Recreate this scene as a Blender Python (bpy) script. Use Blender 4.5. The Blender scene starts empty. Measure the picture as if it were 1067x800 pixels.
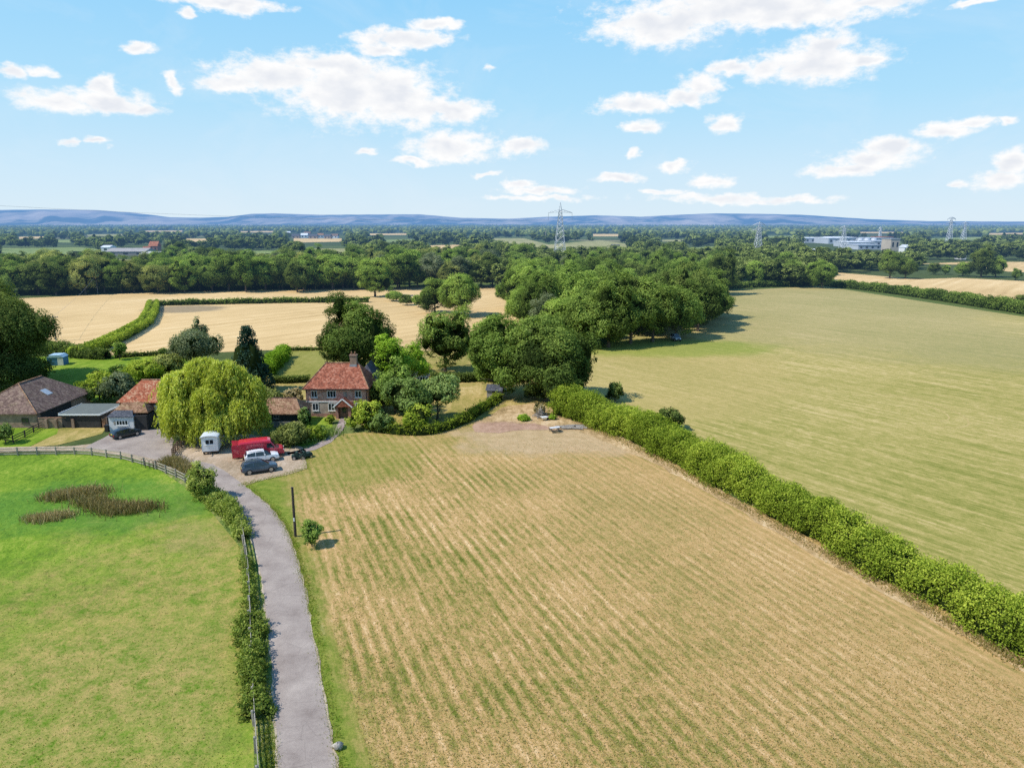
import bpy, math, random
import numpy as np
from mathutils import Vector, Matrix

R = math.radians
rng = np.random.default_rng(7)
rnd = random.Random(5)
scene = bpy.context.scene
COL = scene.collection

# ------------------------------------------------------------------ camera
CAM_H = 32.0
PITCH = math.atan(168.5/739.0)
FPX = 739.0
cam_d = bpy.data.cameras.new("camera")
cam = bpy.data.objects.new("camera", cam_d)
COL.objects.link(cam)
cam.location = (0, 0, CAM_H)
cam.rotation_euler = (R(90) - PITCH, 0, 0)
cam_d.sensor_width = 36
cam_d.sensor_fit = 'HORIZONTAL'
cam_d.lens = 36 * FPX / 1067
cam_d.clip_start = 0.5
cam_d.clip_end = 60000
scene.camera = cam
scene.view_settings.view_transform = 'Standard'
scene.view_settings.look = 'None'
scene.view_settings.exposure = 0
try:
    scene.cycles.use_denoising = False
    scene.cycles.max_bounces = 5
    scene.cycles.diffuse_bounces = 3
    scene.cycles.transparent_max_bounces = 6
except Exception:
    pass
CP, SP = math.cos(PITCH), math.sin(PITCH)

def ray(px, py):
    x = px - 533.5
    u = 400 - py
    return (x, FPX * CP + u * SP, -FPX * SP + u * CP)

def P(px, py, z=0.0):
    """ground point that stands under a bearing measured in the survey picture"""
    d = ray(px, py)
    t = (z - CAM_H) / d[2]
    return (d[0] * t, d[1] * t, z)

def depth(x, y, z=0.0):
    return y * CP - (z - CAM_H) * SP

def proj(x, y, z=0.0):
    dd = depth(x, y, z)
    up = y * SP + (z - CAM_H) * CP
    return 533.5 + FPX * x / dd, 400 - FPX * up / dd

def height_at(Y, top):
    a = PITCH + math.atan((top - 400) / FPX)
    return CAM_H - Y * math.tan(a)

# ------------------------------------------------------------------ tagging
def tag(o, label=None, cat=None, group=None, kind=None):
    if label: o['label'] = label
    if cat: o['category'] = cat
    if group: o['group'] = group
    if kind: o['kind'] = kind
    return o

def empty(name, loc, rz=0, label=None, cat=None, group=None):
    o = bpy.data.objects.new(name, None)
    COL.objects.link(o)
    o.location = loc
    o.rotation_euler = (0, 0, rz)
    o.empty_display_size = 0.3
    return tag(o, label, cat, group)

def link(name, mesh, parent=None, mat=None):
    o = bpy.data.objects.new(name, mesh)
    COL.objects.link(o)
    if parent is not None: o.parent = parent
    if mat is not None:
        mesh.materials.clear() if False else None
        if len(mesh.materials) == 0: mesh.materials.append(mat)
        if mesh.materials[0] is not mat:
            o.material_slots[0].link = 'OBJECT'
            o.material_slots[0].material = mat
    return o

class MB:
    def __init__(s):
        s.v = []; s.f = []; s.m = []; s.M = Matrix.Identity(4)
    def add(s, vs, fs, mi=0):
        b = len(s.v)
        for v in vs:
            w = s.M @ Vector(v); s.v.append((w.x, w.y, w.z))
        for f in fs:
            s.f.append([b + i for i in f]); s.m.append(mi)
        return s
    def box(s, x0, x1, y0, y1, z0, z1, mi=0):
        vs = [(x0,y0,z0),(x1,y0,z0),(x1,y1,z0),(x0,y1,z0),(x0,y0,z1),(x1,y0,z1),(x1,y1,z1),(x0,y1,z1)]
        return s.add(vs, [(0,3,2,1),(4,5,6,7),(0,1,5,4),(1,2,6,5),(2,3,7,6),(3,0,4,7)], mi)
    def bar(s, p0, p1, w, h, mi=0):
        """rectangular bar from p0 to p1, w across, h upright"""
        a, b = Vector(p0), Vector(p1)
        d = (b - a)
        if d.length < 1e-6: return s
        d.normalize()
        side = d.cross(Vector((0, 0, 1)))
        if side.length < 1e-3: side = Vector((1, 0, 0))
        side.normalize()
        up = side.cross(d).normalized()
        vs = []
        for q in (a, b):
            for i, j in ((-1,-1),(1,-1),(1,1),(-1,1)):
                vs.append(tuple(q + side * (i * w / 2) + up * (j * h / 2)))
        return s.add(vs, [(0,1,2,3),(7,6,5,4),(0,4,5,1),(1,5,6,2),(2,6,7,3),(3,7,4,0)], mi)
    def tube(s, pts, rad, n=7, mi=0, cap=True):
        rings = []
        pts = [Vector(p) for p in pts]
        if not hasattr(rad, '__len__'): rad = [rad] * len(pts)
        for i, p in enumerate(pts):
            d = (pts[min(i+1, len(pts)-1)] - pts[max(i-1, 0)])
            if d.length < 1e-6: d = Vector((0, 0, 1))
            d.normalize()
            a = d.cross(Vector((0.03, 0.99, 0.11))); a.normalize()
            b = d.cross(a)
            rings.append([tuple(p + (a * math.cos(2*math.pi*k/n) + b * math.sin(2*math.pi*k/n)) * rad[i]) for k in range(n)])
        vs = [v for r in rings for v in r]
        fs = []
        for i in range(len(rings)-1):
            for k in range(n):
                k2 = (k+1) % n
                fs.append((i*n+k, i*n+k2, (i+1)*n+k2, (i+1)*n+k))
        if cap:
            fs.append(tuple(range(n))[::-1]); fs.append(tuple((len(rings)-1)*n + k for k in range(n)))
        return s.add(vs, fs, mi)
    def prism(s, poly, axis, a0, a1, mi=0):
        """poly in the plane normal to axis ('x': (y,z), 'y': (x,z), 'z': (x,y)) extruded a0..a1"""
        def mk(p, a):
            return {'x': (a, p[0], p[1]), 'y': (p[0], a, p[1]), 'z': (p[0], p[1], a)}[axis]
        n = len(poly)
        vs = [mk(p, a0) for p in poly] + [mk(p, a1) for p in poly]
        fs = [tuple(range(n))[::-1], tuple(range(n, 2*n))]
        for i in range(n):
            j = (i+1) % n
            fs.append((i, j, n+j, n+i))
        return s.add(vs, fs, mi)
    def build(s, name, mats, parent=None, smooth=False):
        me = bpy.data.meshes.new(name)
        me.from_pydata(s.v, [], s.f)
        if not isinstance(mats, (list, tuple)): mats = [mats]
        for m in mats: me.materials.append(m)
        if len(mats) > 1: me.polygons.foreach_set('material_index', s.m)
        if smooth: me.polygons.foreach_set('use_smooth', [True]*len(s.f))
        me.update()
        o = bpy.data.objects.new(name, me)
        COL.objects.link(o)
        if parent is not None: o.parent = parent
        return o

def np_mesh(name, verts, quads, tint=None, mat_idx=None, mats=(), smooth=False):
    """verts (N,3); quads (K,4) int"""
    me = bpy.data.meshes.new(name)
    nv, nf = len(verts), len(quads)
    me.vertices.add(nv)
    me.vertices.foreach_set('co', np.asarray(verts, dtype=np.float32).ravel())
    me.loops.add(nf*4)
    me.loops.foreach_set('vertex_index', np.asarray(quads, dtype=np.int32).ravel())
    me.polygons.add(nf)
    me.polygons.foreach_set('loop_start', np.arange(0, nf*4, 4, dtype=np.int32))
    me.polygons.foreach_set('loop_total', np.full(nf, 4, dtype=np.int32))
    for m in mats: me.materials.append(m)
    if mat_idx is not None: me.polygons.foreach_set('material_index', np.asarray(mat_idx, dtype=np.int32))
    if smooth: me.polygons.foreach_set('use_smooth', np.ones(nf, dtype=bool))
    if tint is not None:
        a = me.attributes.new('tint', 'FLOAT', 'POINT')
        a.data.foreach_set('value', np.asarray(tint, dtype=np.float32))
    me.update(calc_edges=True)
    return me

# ------------------------------------------------------------------ materials
def srgb(r, g, b):
    def f(c):
        c /= 255.0
        return c/12.92 if c <= 0.04045 else ((c+0.055)/1.055)**2.4
    return (f(r), f(g), f(b))

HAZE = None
def haze_group():  # haze painted into each material as blue emission growing with distance
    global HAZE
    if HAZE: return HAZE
    g = bpy.data.node_groups.new('painted aerial haze', 'ShaderNodeTree')
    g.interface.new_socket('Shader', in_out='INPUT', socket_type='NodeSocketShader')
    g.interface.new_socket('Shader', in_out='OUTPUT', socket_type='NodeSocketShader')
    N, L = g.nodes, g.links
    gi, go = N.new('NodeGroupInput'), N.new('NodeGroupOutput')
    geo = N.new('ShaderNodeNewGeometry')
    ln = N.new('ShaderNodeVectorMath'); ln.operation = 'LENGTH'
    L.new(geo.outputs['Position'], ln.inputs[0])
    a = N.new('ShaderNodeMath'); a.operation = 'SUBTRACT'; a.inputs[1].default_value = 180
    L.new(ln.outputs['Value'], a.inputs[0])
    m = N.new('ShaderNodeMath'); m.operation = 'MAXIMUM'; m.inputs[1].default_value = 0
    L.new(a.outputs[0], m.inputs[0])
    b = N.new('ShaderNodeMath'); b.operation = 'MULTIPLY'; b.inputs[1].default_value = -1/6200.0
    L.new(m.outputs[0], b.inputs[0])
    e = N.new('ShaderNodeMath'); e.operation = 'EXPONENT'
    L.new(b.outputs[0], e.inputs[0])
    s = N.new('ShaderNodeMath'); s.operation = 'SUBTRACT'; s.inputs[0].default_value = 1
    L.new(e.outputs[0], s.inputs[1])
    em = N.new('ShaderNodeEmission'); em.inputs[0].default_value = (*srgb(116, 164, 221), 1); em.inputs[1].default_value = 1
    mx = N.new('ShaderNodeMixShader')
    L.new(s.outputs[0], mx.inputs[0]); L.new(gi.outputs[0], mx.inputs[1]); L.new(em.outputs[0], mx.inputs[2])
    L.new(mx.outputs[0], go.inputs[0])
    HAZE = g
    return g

class NT:
    def __init__(s, name):
        s.mat = bpy.data.materials.new(name); s.mat.use_nodes = True
        s.t = s.mat.node_tree; s.t.nodes.clear()
        s.out = s.t.nodes.new('ShaderNodeOutputMaterial')
    def n(s, typ, **kw):
        nd = s.t.nodes.new(typ)
        for k, v in kw.items():
            if k.startswith('i_'):
                key = k[2:]
                key = int(key) if key.isdigit() else key.replace('_', ' ')
                nd.inputs[key].default_value = v
            else: setattr(nd, k, v)
        return nd
    def l(s, a, b): s.t.links.new(a, b)
    def math(s, op, a, b=None, c=None, clamp=False):
        nd = s.t.nodes.new('ShaderNodeMath'); nd.operation = op; nd.use_clamp = clamp
        for i, v in enumerate((a, b, c)):
            if v is None: continue
            if isinstance(v, (int, float)): nd.inputs[i].default_value = v
            else: s.l(v, nd.inputs[i])
        return nd.outputs[0]
    def ramp(s, fac, stops, interp='LINEAR'):
        nd = s.t.nodes.new('ShaderNodeValToRGB'); cr = nd.color_ramp; cr.interpolation = interp
        while len(cr.elements) < len(stops): cr.elements.new(0.5)
        for e, (p, c) in zip(cr.elements, stops):
            e.position = p; e.color = (*c, 1) if len(c) == 3 else c
        s.l(fac, nd.inputs[0]); return nd.outputs[0]
    def mixc(s, fac, a, b, blend='MIX'):
        nd = s.t.nodes.new('ShaderNodeMix'); nd.data_type = 'RGBA'; nd.blend_type = blend
        for i, v in ((0, fac), (6, a), (7, b)):
            if isinstance(v, (int, float)): nd.inputs[i].default_value = v
            elif isinstance(v, tuple): nd.inputs[i].default_value = (*v, 1)
            else: s.l(v, nd.inputs[i])
        return nd.outputs[2]
    def noise(s, vec, scale, detail=4, rough=0.55, dist=0.0):
        nd = s.t.nodes.new('ShaderNodeTexNoise')
        nd.inputs['Scale'].default_value = scale; nd.inputs['Detail'].default_value = detail
        nd.inputs['Roughness'].default_value = rough; nd.inputs['Distortion'].default_value = dist
        if vec is not None: s.l(vec, nd.inputs['Vector'])
        return nd.outputs['Fac']
    def pos(s): return s.n('ShaderNodeNewGeometry').outputs['Position']
    def obj(s): return s.n('ShaderNodeTexCoord').outputs['Object']
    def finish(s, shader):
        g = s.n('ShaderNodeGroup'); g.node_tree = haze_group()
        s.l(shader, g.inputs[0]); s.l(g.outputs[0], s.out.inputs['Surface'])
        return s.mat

def principled(nt, col, rough=0.8, metal=0, bump=None, spec=0.3, bd=0.1):
    p = nt.n('ShaderNodeBsdfPrincipled')
    p.inputs['Roughness'].default_value = rough
    p.inputs['Metallic'].default_value = metal
    p.inputs['Specular IOR Level'].default_value = spec
    if isinstance(col, tuple): p.inputs['Base Color'].default_value = (*col, 1)
    else: nt.l(col, p.inputs['Base Color'])
    if bump is not None:
        b = nt.n('ShaderNodeBump'); b.inputs['Strength'].default_value = 0.6; b.inputs['Distance'].default_value = bd
        nt.l(bump, b.inputs['Height']); nt.l(b.outputs[0], p.inputs['Normal'])
    return p.outputs[0]

def plain(name, col, rough=0.6, metal=0, var=0.15, scale=2.0, spec=0.4, coat=0):
    nt = NT(name)
    f = nt.noise(nt.obj(), scale, 5)
    lo = tuple(c*(1-var) for c in col); hi = tuple(min(1, c*(1+var)) for c in col)
    c = nt.ramp(f, [(0.3, lo), (0.7, hi)])
    p = nt.n('ShaderNodeBsdfPrincipled'); nt.l(c, p.inputs['Base Color'])
    p.inputs['Roughness'].default_value = rough; p.inputs['Metallic'].default_value = metal
    p.inputs['Specular IOR Level'].default_value = spec; p.inputs['Coat Weight'].default_value = coat
    return nt.finish(p.outputs[0])

def foliage(name, dark, mid, light, trans=0.28, userand=True):
    nt = NT(name)
    at = nt.n('ShaderNodeAttribute', attribute_name='tint')
    v = at.outputs['Fac']
    if userand:
        oi = nt.n('ShaderNodeObjectInfo')
        v = nt.math('MULTIPLY_ADD', nt.math('SUBTRACT', oi.outputs['Random'], 0.5), 0.35, v, clamp=True)
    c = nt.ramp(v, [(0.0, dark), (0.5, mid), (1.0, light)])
    d = nt.n('ShaderNodeBsdfDiffuse'); nt.l(c, d.inputs[0])
    tr = nt.n('ShaderNodeBsdfTranslucent')
    c2 = nt.mixc(1.0, c, (1.15, 1.25, 0.5), 'MULTIPLY'); nt.l(c2, tr.inputs[0])
    mx = nt.n('ShaderNodeMixShader', i_0=trans)
    nt.l(d.outputs[0], mx.inputs[1]); nt.l(tr.outputs[0], mx.inputs[2])
    return nt.finish(mx.outputs[0])

def rotated(nt, az):
    """world position turned so that y runs along heading az (degrees east of north)"""
    vr = nt.n('ShaderNodeVectorRotate', rotation_type='Z_AXIS')
    vr.inputs['Angle'].default_value = R(az)
    nt.l(nt.pos(), vr.inputs['Vector'])
    return vr.outputs[0]

def ground_mat(name, stops, az=0, row=0.0, row_amt=0.0, patch=0.02, patch_amt=0.5, streak=1.0, streak_amt=0.3,
               fine=3.0, fine_amt=0.3, stretch=0.06, bump=0.1, masks=(), rowwob=0.2):
    nt = NT(name)
    rp = rotated(nt, az)
    mp = nt.n('ShaderNodeMapping'); mp.inputs['Scale'].default_value = (1, stretch, 1); nt.l(rp, mp.inputs[0])
    n1 = nt.noise(nt.pos(), patch, 6, 0.6)
    n2 = nt.noise(mp.outputs[0], streak, 5, 0.65)
    n3 = nt.noise(nt.pos(), fine, 5, 0.8)
    mq = nt.n('ShaderNodeMapping'); mq.inputs['Scale'].default_value = (1, 0.45, 1); nt.l(rp, mq.inputs[0])
    n4 = nt.noise(mq.outputs[0], fine*0.33, 6, 0.78)
    v = nt.math('MULTIPLY', nt.math('SUBTRACT', n1, 0.5), patch_amt*3.0)
    v = nt.math('MULTIPLY_ADD', nt.math('SUBTRACT', n2, 0.5), streak_amt*2.8, v)
    v = nt.math('MULTIPLY_ADD', nt.math('SUBTRACT', n3, 0.5), fine_amt*6.5, v)
    v = nt.math('MULTIPLY_ADD', nt.math('SUBTRACT', n4, 0.5), fine_amt*6.5, v)
    mv = nt.n('ShaderNodeMapping'); mv.inputs['Scale'].default_value = (1, 0.5, 1); nt.l(rp, mv.inputs[0])
    wp = nt.n('ShaderNodeTexNoise'); wp.inputs['Scale'].default_value = 2.0; nt.l(mv.outputs[0], wp.inputs['Vector'])
    wa = nt.n('ShaderNodeVectorMath', operation='MULTIPLY_ADD'); nt.l(wp.outputs['Color'], wa.inputs[0]); wa.inputs[1].default_value = (.5, .5, .5); nt.l(mv.outputs[0], wa.inputs[2])
    vr_ = nt.n('ShaderNodeTexVoronoi', feature='F1'); vr_.inputs['Scale'].default_value = fine*0.8; nt.l(wa.outputs[0], vr_.inputs['Vector'])
    vs_ = nt.n('ShaderNodeSeparateColor'); nt.l(vr_.outputs['Color'], vs_.inputs[0])
    v = nt.math('MULTIPLY_ADD', nt.math('SUBTRACT', vs_.outputs[0], 0.5), fine_amt*1.5, v)
    if row > 0:
        sx = nt.n('ShaderNodeSeparateXYZ'); nt.l(rp, sx.inputs[0])
        wob = nt.noise(nt.pos(), 0.35, 3)
        ph = nt.math('MULTIPLY_ADD', sx.outputs[0], 2*math.pi/row, nt.math('MULTIPLY', wob, rowwob*3))
        sn = nt.math('SINE', ph)
        ar = nt.n('ShaderNodeMapRange'); nt.l(nt.noise(nt.pos(), 0.055, 4, 0.6), ar.inputs[0])
        ar.inputs[1].default_value = 0.38; ar.inputs[2].default_value = 0.62; ar.inputs[3].default_value = row_amt*0.15; ar.inputs[4].default_value = row_amt*1.5
        amp = ar.outputs[0]
        v = nt.math('ADD', v, nt.math('MULTIPLY', sn, amp))
    v = nt.math('ADD', v, 0.5, clamp=True)
    c = nt.ramp(v, stops)
    for mk in masks: c = mk(nt, c, rp, (n1, n2, n3))
    return nt.finish(principled(nt, c, 0.95, bump=n3, spec=0.1, bd=bump))

def blob_mask(center, radius, colors, soft=0.5, wob=0.9, amount=1.0, scale=0.12, stretchvec=(1, 1, 1)):
    """an irregular patch of another growth around a place"""
    def f(nt, c, rp, ns):
        g = nt.n('ShaderNodeVectorMath', operation='SUBTRACT'); nt.l(nt.pos(), g.inputs[0]); g.inputs[1].default_value = center
        sc = nt.n('ShaderNodeVectorMath', operation='MULTIPLY'); nt.l(g.outputs[0], sc.inputs[0]); sc.inputs[1].default_value = stretchvec
        ln = nt.n('ShaderNodeVectorMath', operation='LENGTH'); nt.l(sc.outputs[0], ln.inputs[0])
        d = nt.math('DIVIDE', ln.outputs['Value'], radius)
        nz = nt.noise(nt.pos(), scale, 6, 0.7)
        d = nt.math('ADD', d, nt.math('MULTIPLY', nt.math('SUBTRACT', nz, 0.5), wob*2))
        mr = nt.n('ShaderNodeMapRange', interpolation_type='SMOOTHSTEP'); nt.l(d, mr.inputs[0])
        mr.inputs[1].default_value = 1+soft/2; mr.inputs[2].default_value = 1-soft/2
        mr.inputs[3].default_value = 0; mr.inputs[4].default_value = amount
        mo = nt.noise(nt.pos(), 0.6, 7, 0.8)
        cc = nt.ramp(nt.math('ADD', nt.math('MULTIPLY', ns[2], 0.35), nt.math('MULTIPLY', mo, 0.65)), [(0.40, colors[0]), (0.60, colors[1])])
        return nt.mixc(mr.outputs[0], c, cc)
    return f

def side_mask(axis, edge, sign, width, colors, wob=2.0, scale=0.3, amount=1.0):
    """beyond edge (metres in turned coordinates, axis 0 across / 1 along rows) another growth"""
    def f(nt, c, rp, ns):
        sx = nt.n('ShaderNodeSeparateXYZ'); nt.l(rp, sx.inputs[0])
        nz = nt.noise(nt.pos(), scale, 6, 0.7)
        x = nt.math('ADD', sx.outputs[axis], nt.math('MULTIPLY', nt.math('SUBTRACT', nz, 0.5), wob*2))
        mr = nt.n('ShaderNodeMapRange', interpolation_type='SMOOTHSTEP'); nt.l(x, mr.inputs[0])
        mr.inputs[1].default_value = edge - sign*width/2; mr.inputs[2].default_value = edge + sign*width/2
        mr.inputs[3].default_value = 0; mr.inputs[4].default_value = amount
        mo = nt.noise(nt.pos(), 0.9, 6, 0.75)
        cc = nt.ramp(nt.math('ADD', nt.math('MULTIPLY', ns[2], 0.45), nt.math('MULTIPLY', mo, 0.55)), [(0.40, colors[0]), (0.60, colors[1])])
        return nt.mixc(mr.outputs[0], c, cc)
    return f

def turned(p, az):
    a = R(az)
    return (p[0]*math.cos(a) - p[1]*math.sin(a), p[0]*math.sin(a) + p[1]*math.cos(a))
# ------------------------------------------------------------------ world: sky with clouds, sun
SUN_EL = R(50)
SUN_DIR = Vector((-0.94*math.cos(SUN_EL), -0.34*math.cos(SUN_EL), math.sin(SUN_EL))).normalized()
sd = bpy.data.lights.new("sun", 'SUN'); sd.energy = 5.0; sd.angle = R(0.5); sd.color = (1.0, 0.955, 0.87)
sun = bpy.data.objects.new("sun", sd); COL.objects.link(sun)
sun.rotation_euler = SUN_DIR.to_track_quat('Z', 'Y').to_euler()
sun.location = (-200, -80, 250)

def azel(px, py):
    d = Vector(ray(px, py)).normalized()
    return math.atan2(d.x, d.y), math.asin(d.z)

CLOUDS = [  # px, py, rx, ry, thickness (1 thick .. 0 thin)
 (365,95,78,36,1),(290,80,62,20,1),(420,113,62,20,1),(472,115,40,12,1),(245,86,34,11,.8),(345,68,60,14,1),(400,98,60,34,1),
 (420,40,52,11,.9),(452,28,30,8,.9),(400,50,28,8,.9),(470,152,46,17,1),(543,153,24,9,1),(430,169,22,4,.8),(385,155,12,4,.6),
 (60,106,48,12,1),(112,106,48,13,1),(106,90,16,10,.9),(150,113,20,8,.9),(142,50,18,7,.7),(180,85,9,10,.6),(12,75,18,8,.6),(40,77,16,6,.6),(103,148,17,5,.9),(72,148,12,3,.5),
 (235,4,60,8,.9),(250,12,18,8,.8),(195,14,10,6,.4),
 (790,5,165,26,1),(690,26,72,23,1),(840,12,110,16,1),(905,3,60,9,.8),(850,66,72,21,1),(800,72,30,14,1),(862,46,34,16,1),(905,65,24,6,.9),
 (730,90,24,15,1),(718,102,26,10,1),(662,109,44,10,1),(762,72,26,8,.8),(757,130,17,11,.9),(672,132,18,7,.8),(703,174,16,6,.8),(645,187,26,5,.8),
 (742,188,24,7,.8),(563,198,42,5,.6),(540,192,16,5,.6),(663,160,8,4,.6),(508,182,14,3,.5),(510,72,8,4,.4),
 (905,166,42,12,1),(885,176,50,8,1),(928,155,34,12,1),(985,136,32,9,.9),(1012,128,26,6,.8),(1046,125,14,4,.7),(1054,168,20,14,.8),(1045,186,30,14,.4),(1000,190,10,4,.5),
 (740,206,70,5,.45),(820,208,60,5,.4),(560,207,60,4,.35),(690,200,30,4,.3),(1015,2,30,4,.4),
 (-120,60,60,22,1),(-200,110,80,20,1),(1190,90,70,24,1),(1270,40,90,26,1)]

W = bpy.data.worlds.new("World"); scene.world = W; W.use_nodes = True
t = W.node_tree; t.nodes.clear(); N = t.nodes; L = t.links
def wm(op, a, b=None, c=None, clamp=False):
    nd = N.new('ShaderNodeMath'); nd.operation = op; nd.use_clamp = clamp
    for i, v in enumerate((a, b, c)):
        if v is None: continue
        if isinstance(v, (int, float)): nd.inputs[i].default_value = v
        else: L.new(v, nd.inputs[i])
    return nd.outputs[0]
sky = N.new('ShaderNodeTexSky'); sky.sky_type = 'NISHITA'; sky.sun_disc = False
sky.sun_elevation = SUN_EL; sky.sun_rotation = math.atan2(SUN_DIR.x, SUN_DIR.y)
sky.air_density = 1.0; sky.dust_density = 0.6; sky.ozone_density = 1.5; sky.altitude = 30
tc = N.new('ShaderNodeTexCoord')
sx = N.new('ShaderNodeSeparateXYZ'); L.new(tc.outputs['Generated'], sx.inputs[0])
az = wm('ARCTAN2', sx.outputs[0], sx.outputs[1])
el = wm('ARCSINE', sx.outputs[2])
cb = N.new('ShaderNodeCombineXYZ'); L.new(az, cb.inputs[0]); L.new(el, cb.inputs[1])
cs = N.new('ShaderNodeVectorMath'); cs.operation = 'MULTIPLY'; L.new(cb.outputs[0], cs.inputs[0]); cs.inputs[1].default_value = (1, 1.7, 1)
def wnoise(scale, detail, rough, vec=None, dist=0):
    nd = N.new('ShaderNodeTexNoise'); nd.inputs['Scale'].default_value = scale; nd.inputs['Detail'].default_value = detail
    nd.inputs['Roughness'].default_value = rough; nd.inputs['Distortion'].default_value = dist
    L.new(vec if vec is not None else cs.outputs[0], nd.inputs['Vector']); return nd
warp = wnoise(22, 3, 0.6)
wv = N.new('ShaderNodeVectorMath'); wv.operation = 'MULTIPLY_ADD'
L.new(warp.outputs['Color'], wv.inputs[0]); wv.inputs[1].default_value = (0.045, 0.026, 0); 
wo = N.new('ShaderNodeVectorMath'); wo.operation = 'SUBTRACT'; L.new(cb.outputs[0], wo.inputs[0]); wo.inputs[1].default_value = (0.0225, 0.013, 0)
L.new(wo.outputs[0], wv.inputs[2])
pt = wv.outputs[0]
acc = None
for (cx, cy, rx, ry, th) in CLOUDS:
    a0, e0 = azel(cx, cy); a1, _ = azel(cx+rx, cy); _, e1 = azel(cx, cy-ry)
    sxx, syy = 1/abs(a1-a0), 1/abs(e1-e0)
    nd = N.new('ShaderNodeVectorMath'); nd.operation = 'MULTIPLY_ADD'
    L.new(pt, nd.inputs[0]); nd.inputs[1].default_value = (sxx, syy, 0); nd.inputs[2].default_value = (-a0*sxx, -e0*syy, (1-th)*0.75)
    ln = N.new('ShaderNodeVectorMath'); ln.operation = 'LENGTH'; L.new(nd.outputs[0], ln.inputs[0])
    acc = ln.outputs['Value'] if acc is None else wm('MINIMUM', acc, ln.outputs['Value'])
big = wnoise(46, 10, 0.66).outputs['Fac']
F = wm('SUBTRACT', 1.0, acc)
F2 = wm('MULTIPLY_ADD', wm('SUBTRACT', big, 0.5), 1.9, F)
mr = N.new('ShaderNodeMapRange'); mr.interpolation_type = 'SMOOTHSTEP'; L.new(F2, mr.inputs[0])
mr.inputs[1].default_value = -0.35; mr.inputs[2].default_value = 0.48
dens = mr.outputs[0]
# thin, very soft high wisps everywhere
wis = wnoise(6, 6, 0.6, dist=0.6).outputs['Fac']
mw = N.new('ShaderNodeMapRange'); L.new(wis, mw.inputs[0]); mw.inputs[1].default_value = 0.5; mw.inputs[2].default_value = 0.85; mw.inputs[4].default_value = 0.35
# sky tone: physical sky lifted to the light, milky blue of the day
sk = N.new('ShaderNodeMix'); sk.data_type = 'RGBA'; sk.blend_type = 'MULTIPLY'; sk.inputs[0].default_value = 1
L.new(sky.outputs[0], sk.inputs[6]); sk.inputs[7].default_value = (0.1, 0.1, 0.1, 1)
gr = N.new('ShaderNodeValToRGB'); cr = gr.color_ramp
elv = wm('MULTIPLY', el, 1/1.5, clamp=True); L.new(elv, gr.inputs[0])
st = [(0.0, srgb(222,240,252)), (0.04, srgb(208,236,254)), (0.10, srgb(178,227,255)), (0.18, srgb(152,215,255)), (0.32, srgb(105,175,238)), (0.6, srgb(80,145,215)), (1.0, srgb(62,122,196))]
while len(cr.elements) < len(st): cr.elements.new(0.5)
for e_, (p_, c_) in zip(cr.elements, st): e_.position = p_; e_.color = (*c_, 1)
ms = N.new('ShaderNodeMix'); ms.data_type = 'RGBA'; ms.inputs[0].default_value = 0.94
L.new(sk.outputs[2], ms.inputs[6]); L.new(gr.outputs[0], ms.inputs[7])
m1 = N.new('ShaderNodeMix'); m1.data_type = 'RGBA'; L.new(mw.outputs[0], m1.inputs[0]); L.new(ms.outputs[2], m1.inputs[6]); m1.inputs[7].default_value = (*srgb(232,243,252), 1)
shade = wnoise(30, 5, 0.5).outputs['Fac']
ccr = N.new('ShaderNodeValToRGB'); L.new(wm('ADD', wm('MULTIPLY', F, 0.5), wm('MULTIPLY', shade, 0.9)), ccr.inputs[0])
ccr.color_ramp.elements[0].position = 0.60; ccr.color_ramp.elements[0].color = (*srgb(255,255,255), 1)
ccr.color_ramp.elements[1].position = 0.95; ccr.color_ramp.elements[1].color = (*srgb(232,236,243), 1)
m2 = N.new('ShaderNodeMix'); m2.data_type = 'RGBA'; L.new(dens, m2.inputs[0]); L.new(m1.outputs[2], m2.inputs[6]); L.new(ccr.outputs[0], m2.inputs[7])
bg = N.new('ShaderNodeBackground'); bg.inputs[1].default_value = 1.0; L.new(m2.outputs[2], bg.inputs[0])
wout = N.new('ShaderNodeOutputWorld'); L.new(bg.outputs[0], wout.inputs[0])
W.cycles.sampling_method = 'MANUAL'; W.cycles.sample_map_resolution = 1024

# ------------------------------------------------------------------ ground sheets
def sheet(name, pts, mat, z, rough_edge=0.0, step=3.0, seed=1):
    """flat sheet from a list of ground points, its rim optionally uneven"""
    r = random.Random(seed)
    out = []
    n = len(pts)
    for i in range(n):
        a, b = Vector(pts[i][:2]), Vector(pts[(i+1) % n][:2])
        d = (b-a).length; k = max(1, min(60, int(d/step))) if rough_edge > 0 else 1
        nr = Vector((-(b-a).y, (b-a).x)).normalized() if d > 0 else Vector((0, 0))
        for j in range(k):
            q = a.lerp(b, j/k)
            if rough_edge > 0: q = q + nr * r.uniform(-rough_edge, rough_edge)
            out.append((q.x, q.y, z))
    mb = MB(); mb.add(out, [tuple(range(len(out)))])
    o = mb.build(name, mat)
    me = o.data
    if me.polygons[0].normal.z < 0: me.flip_normals()
    o['kind'] = 'structure'
    return o

def PX(lst, z=0): return [P(x, y, z) for x, y in lst]

AZ = -22.5
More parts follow.
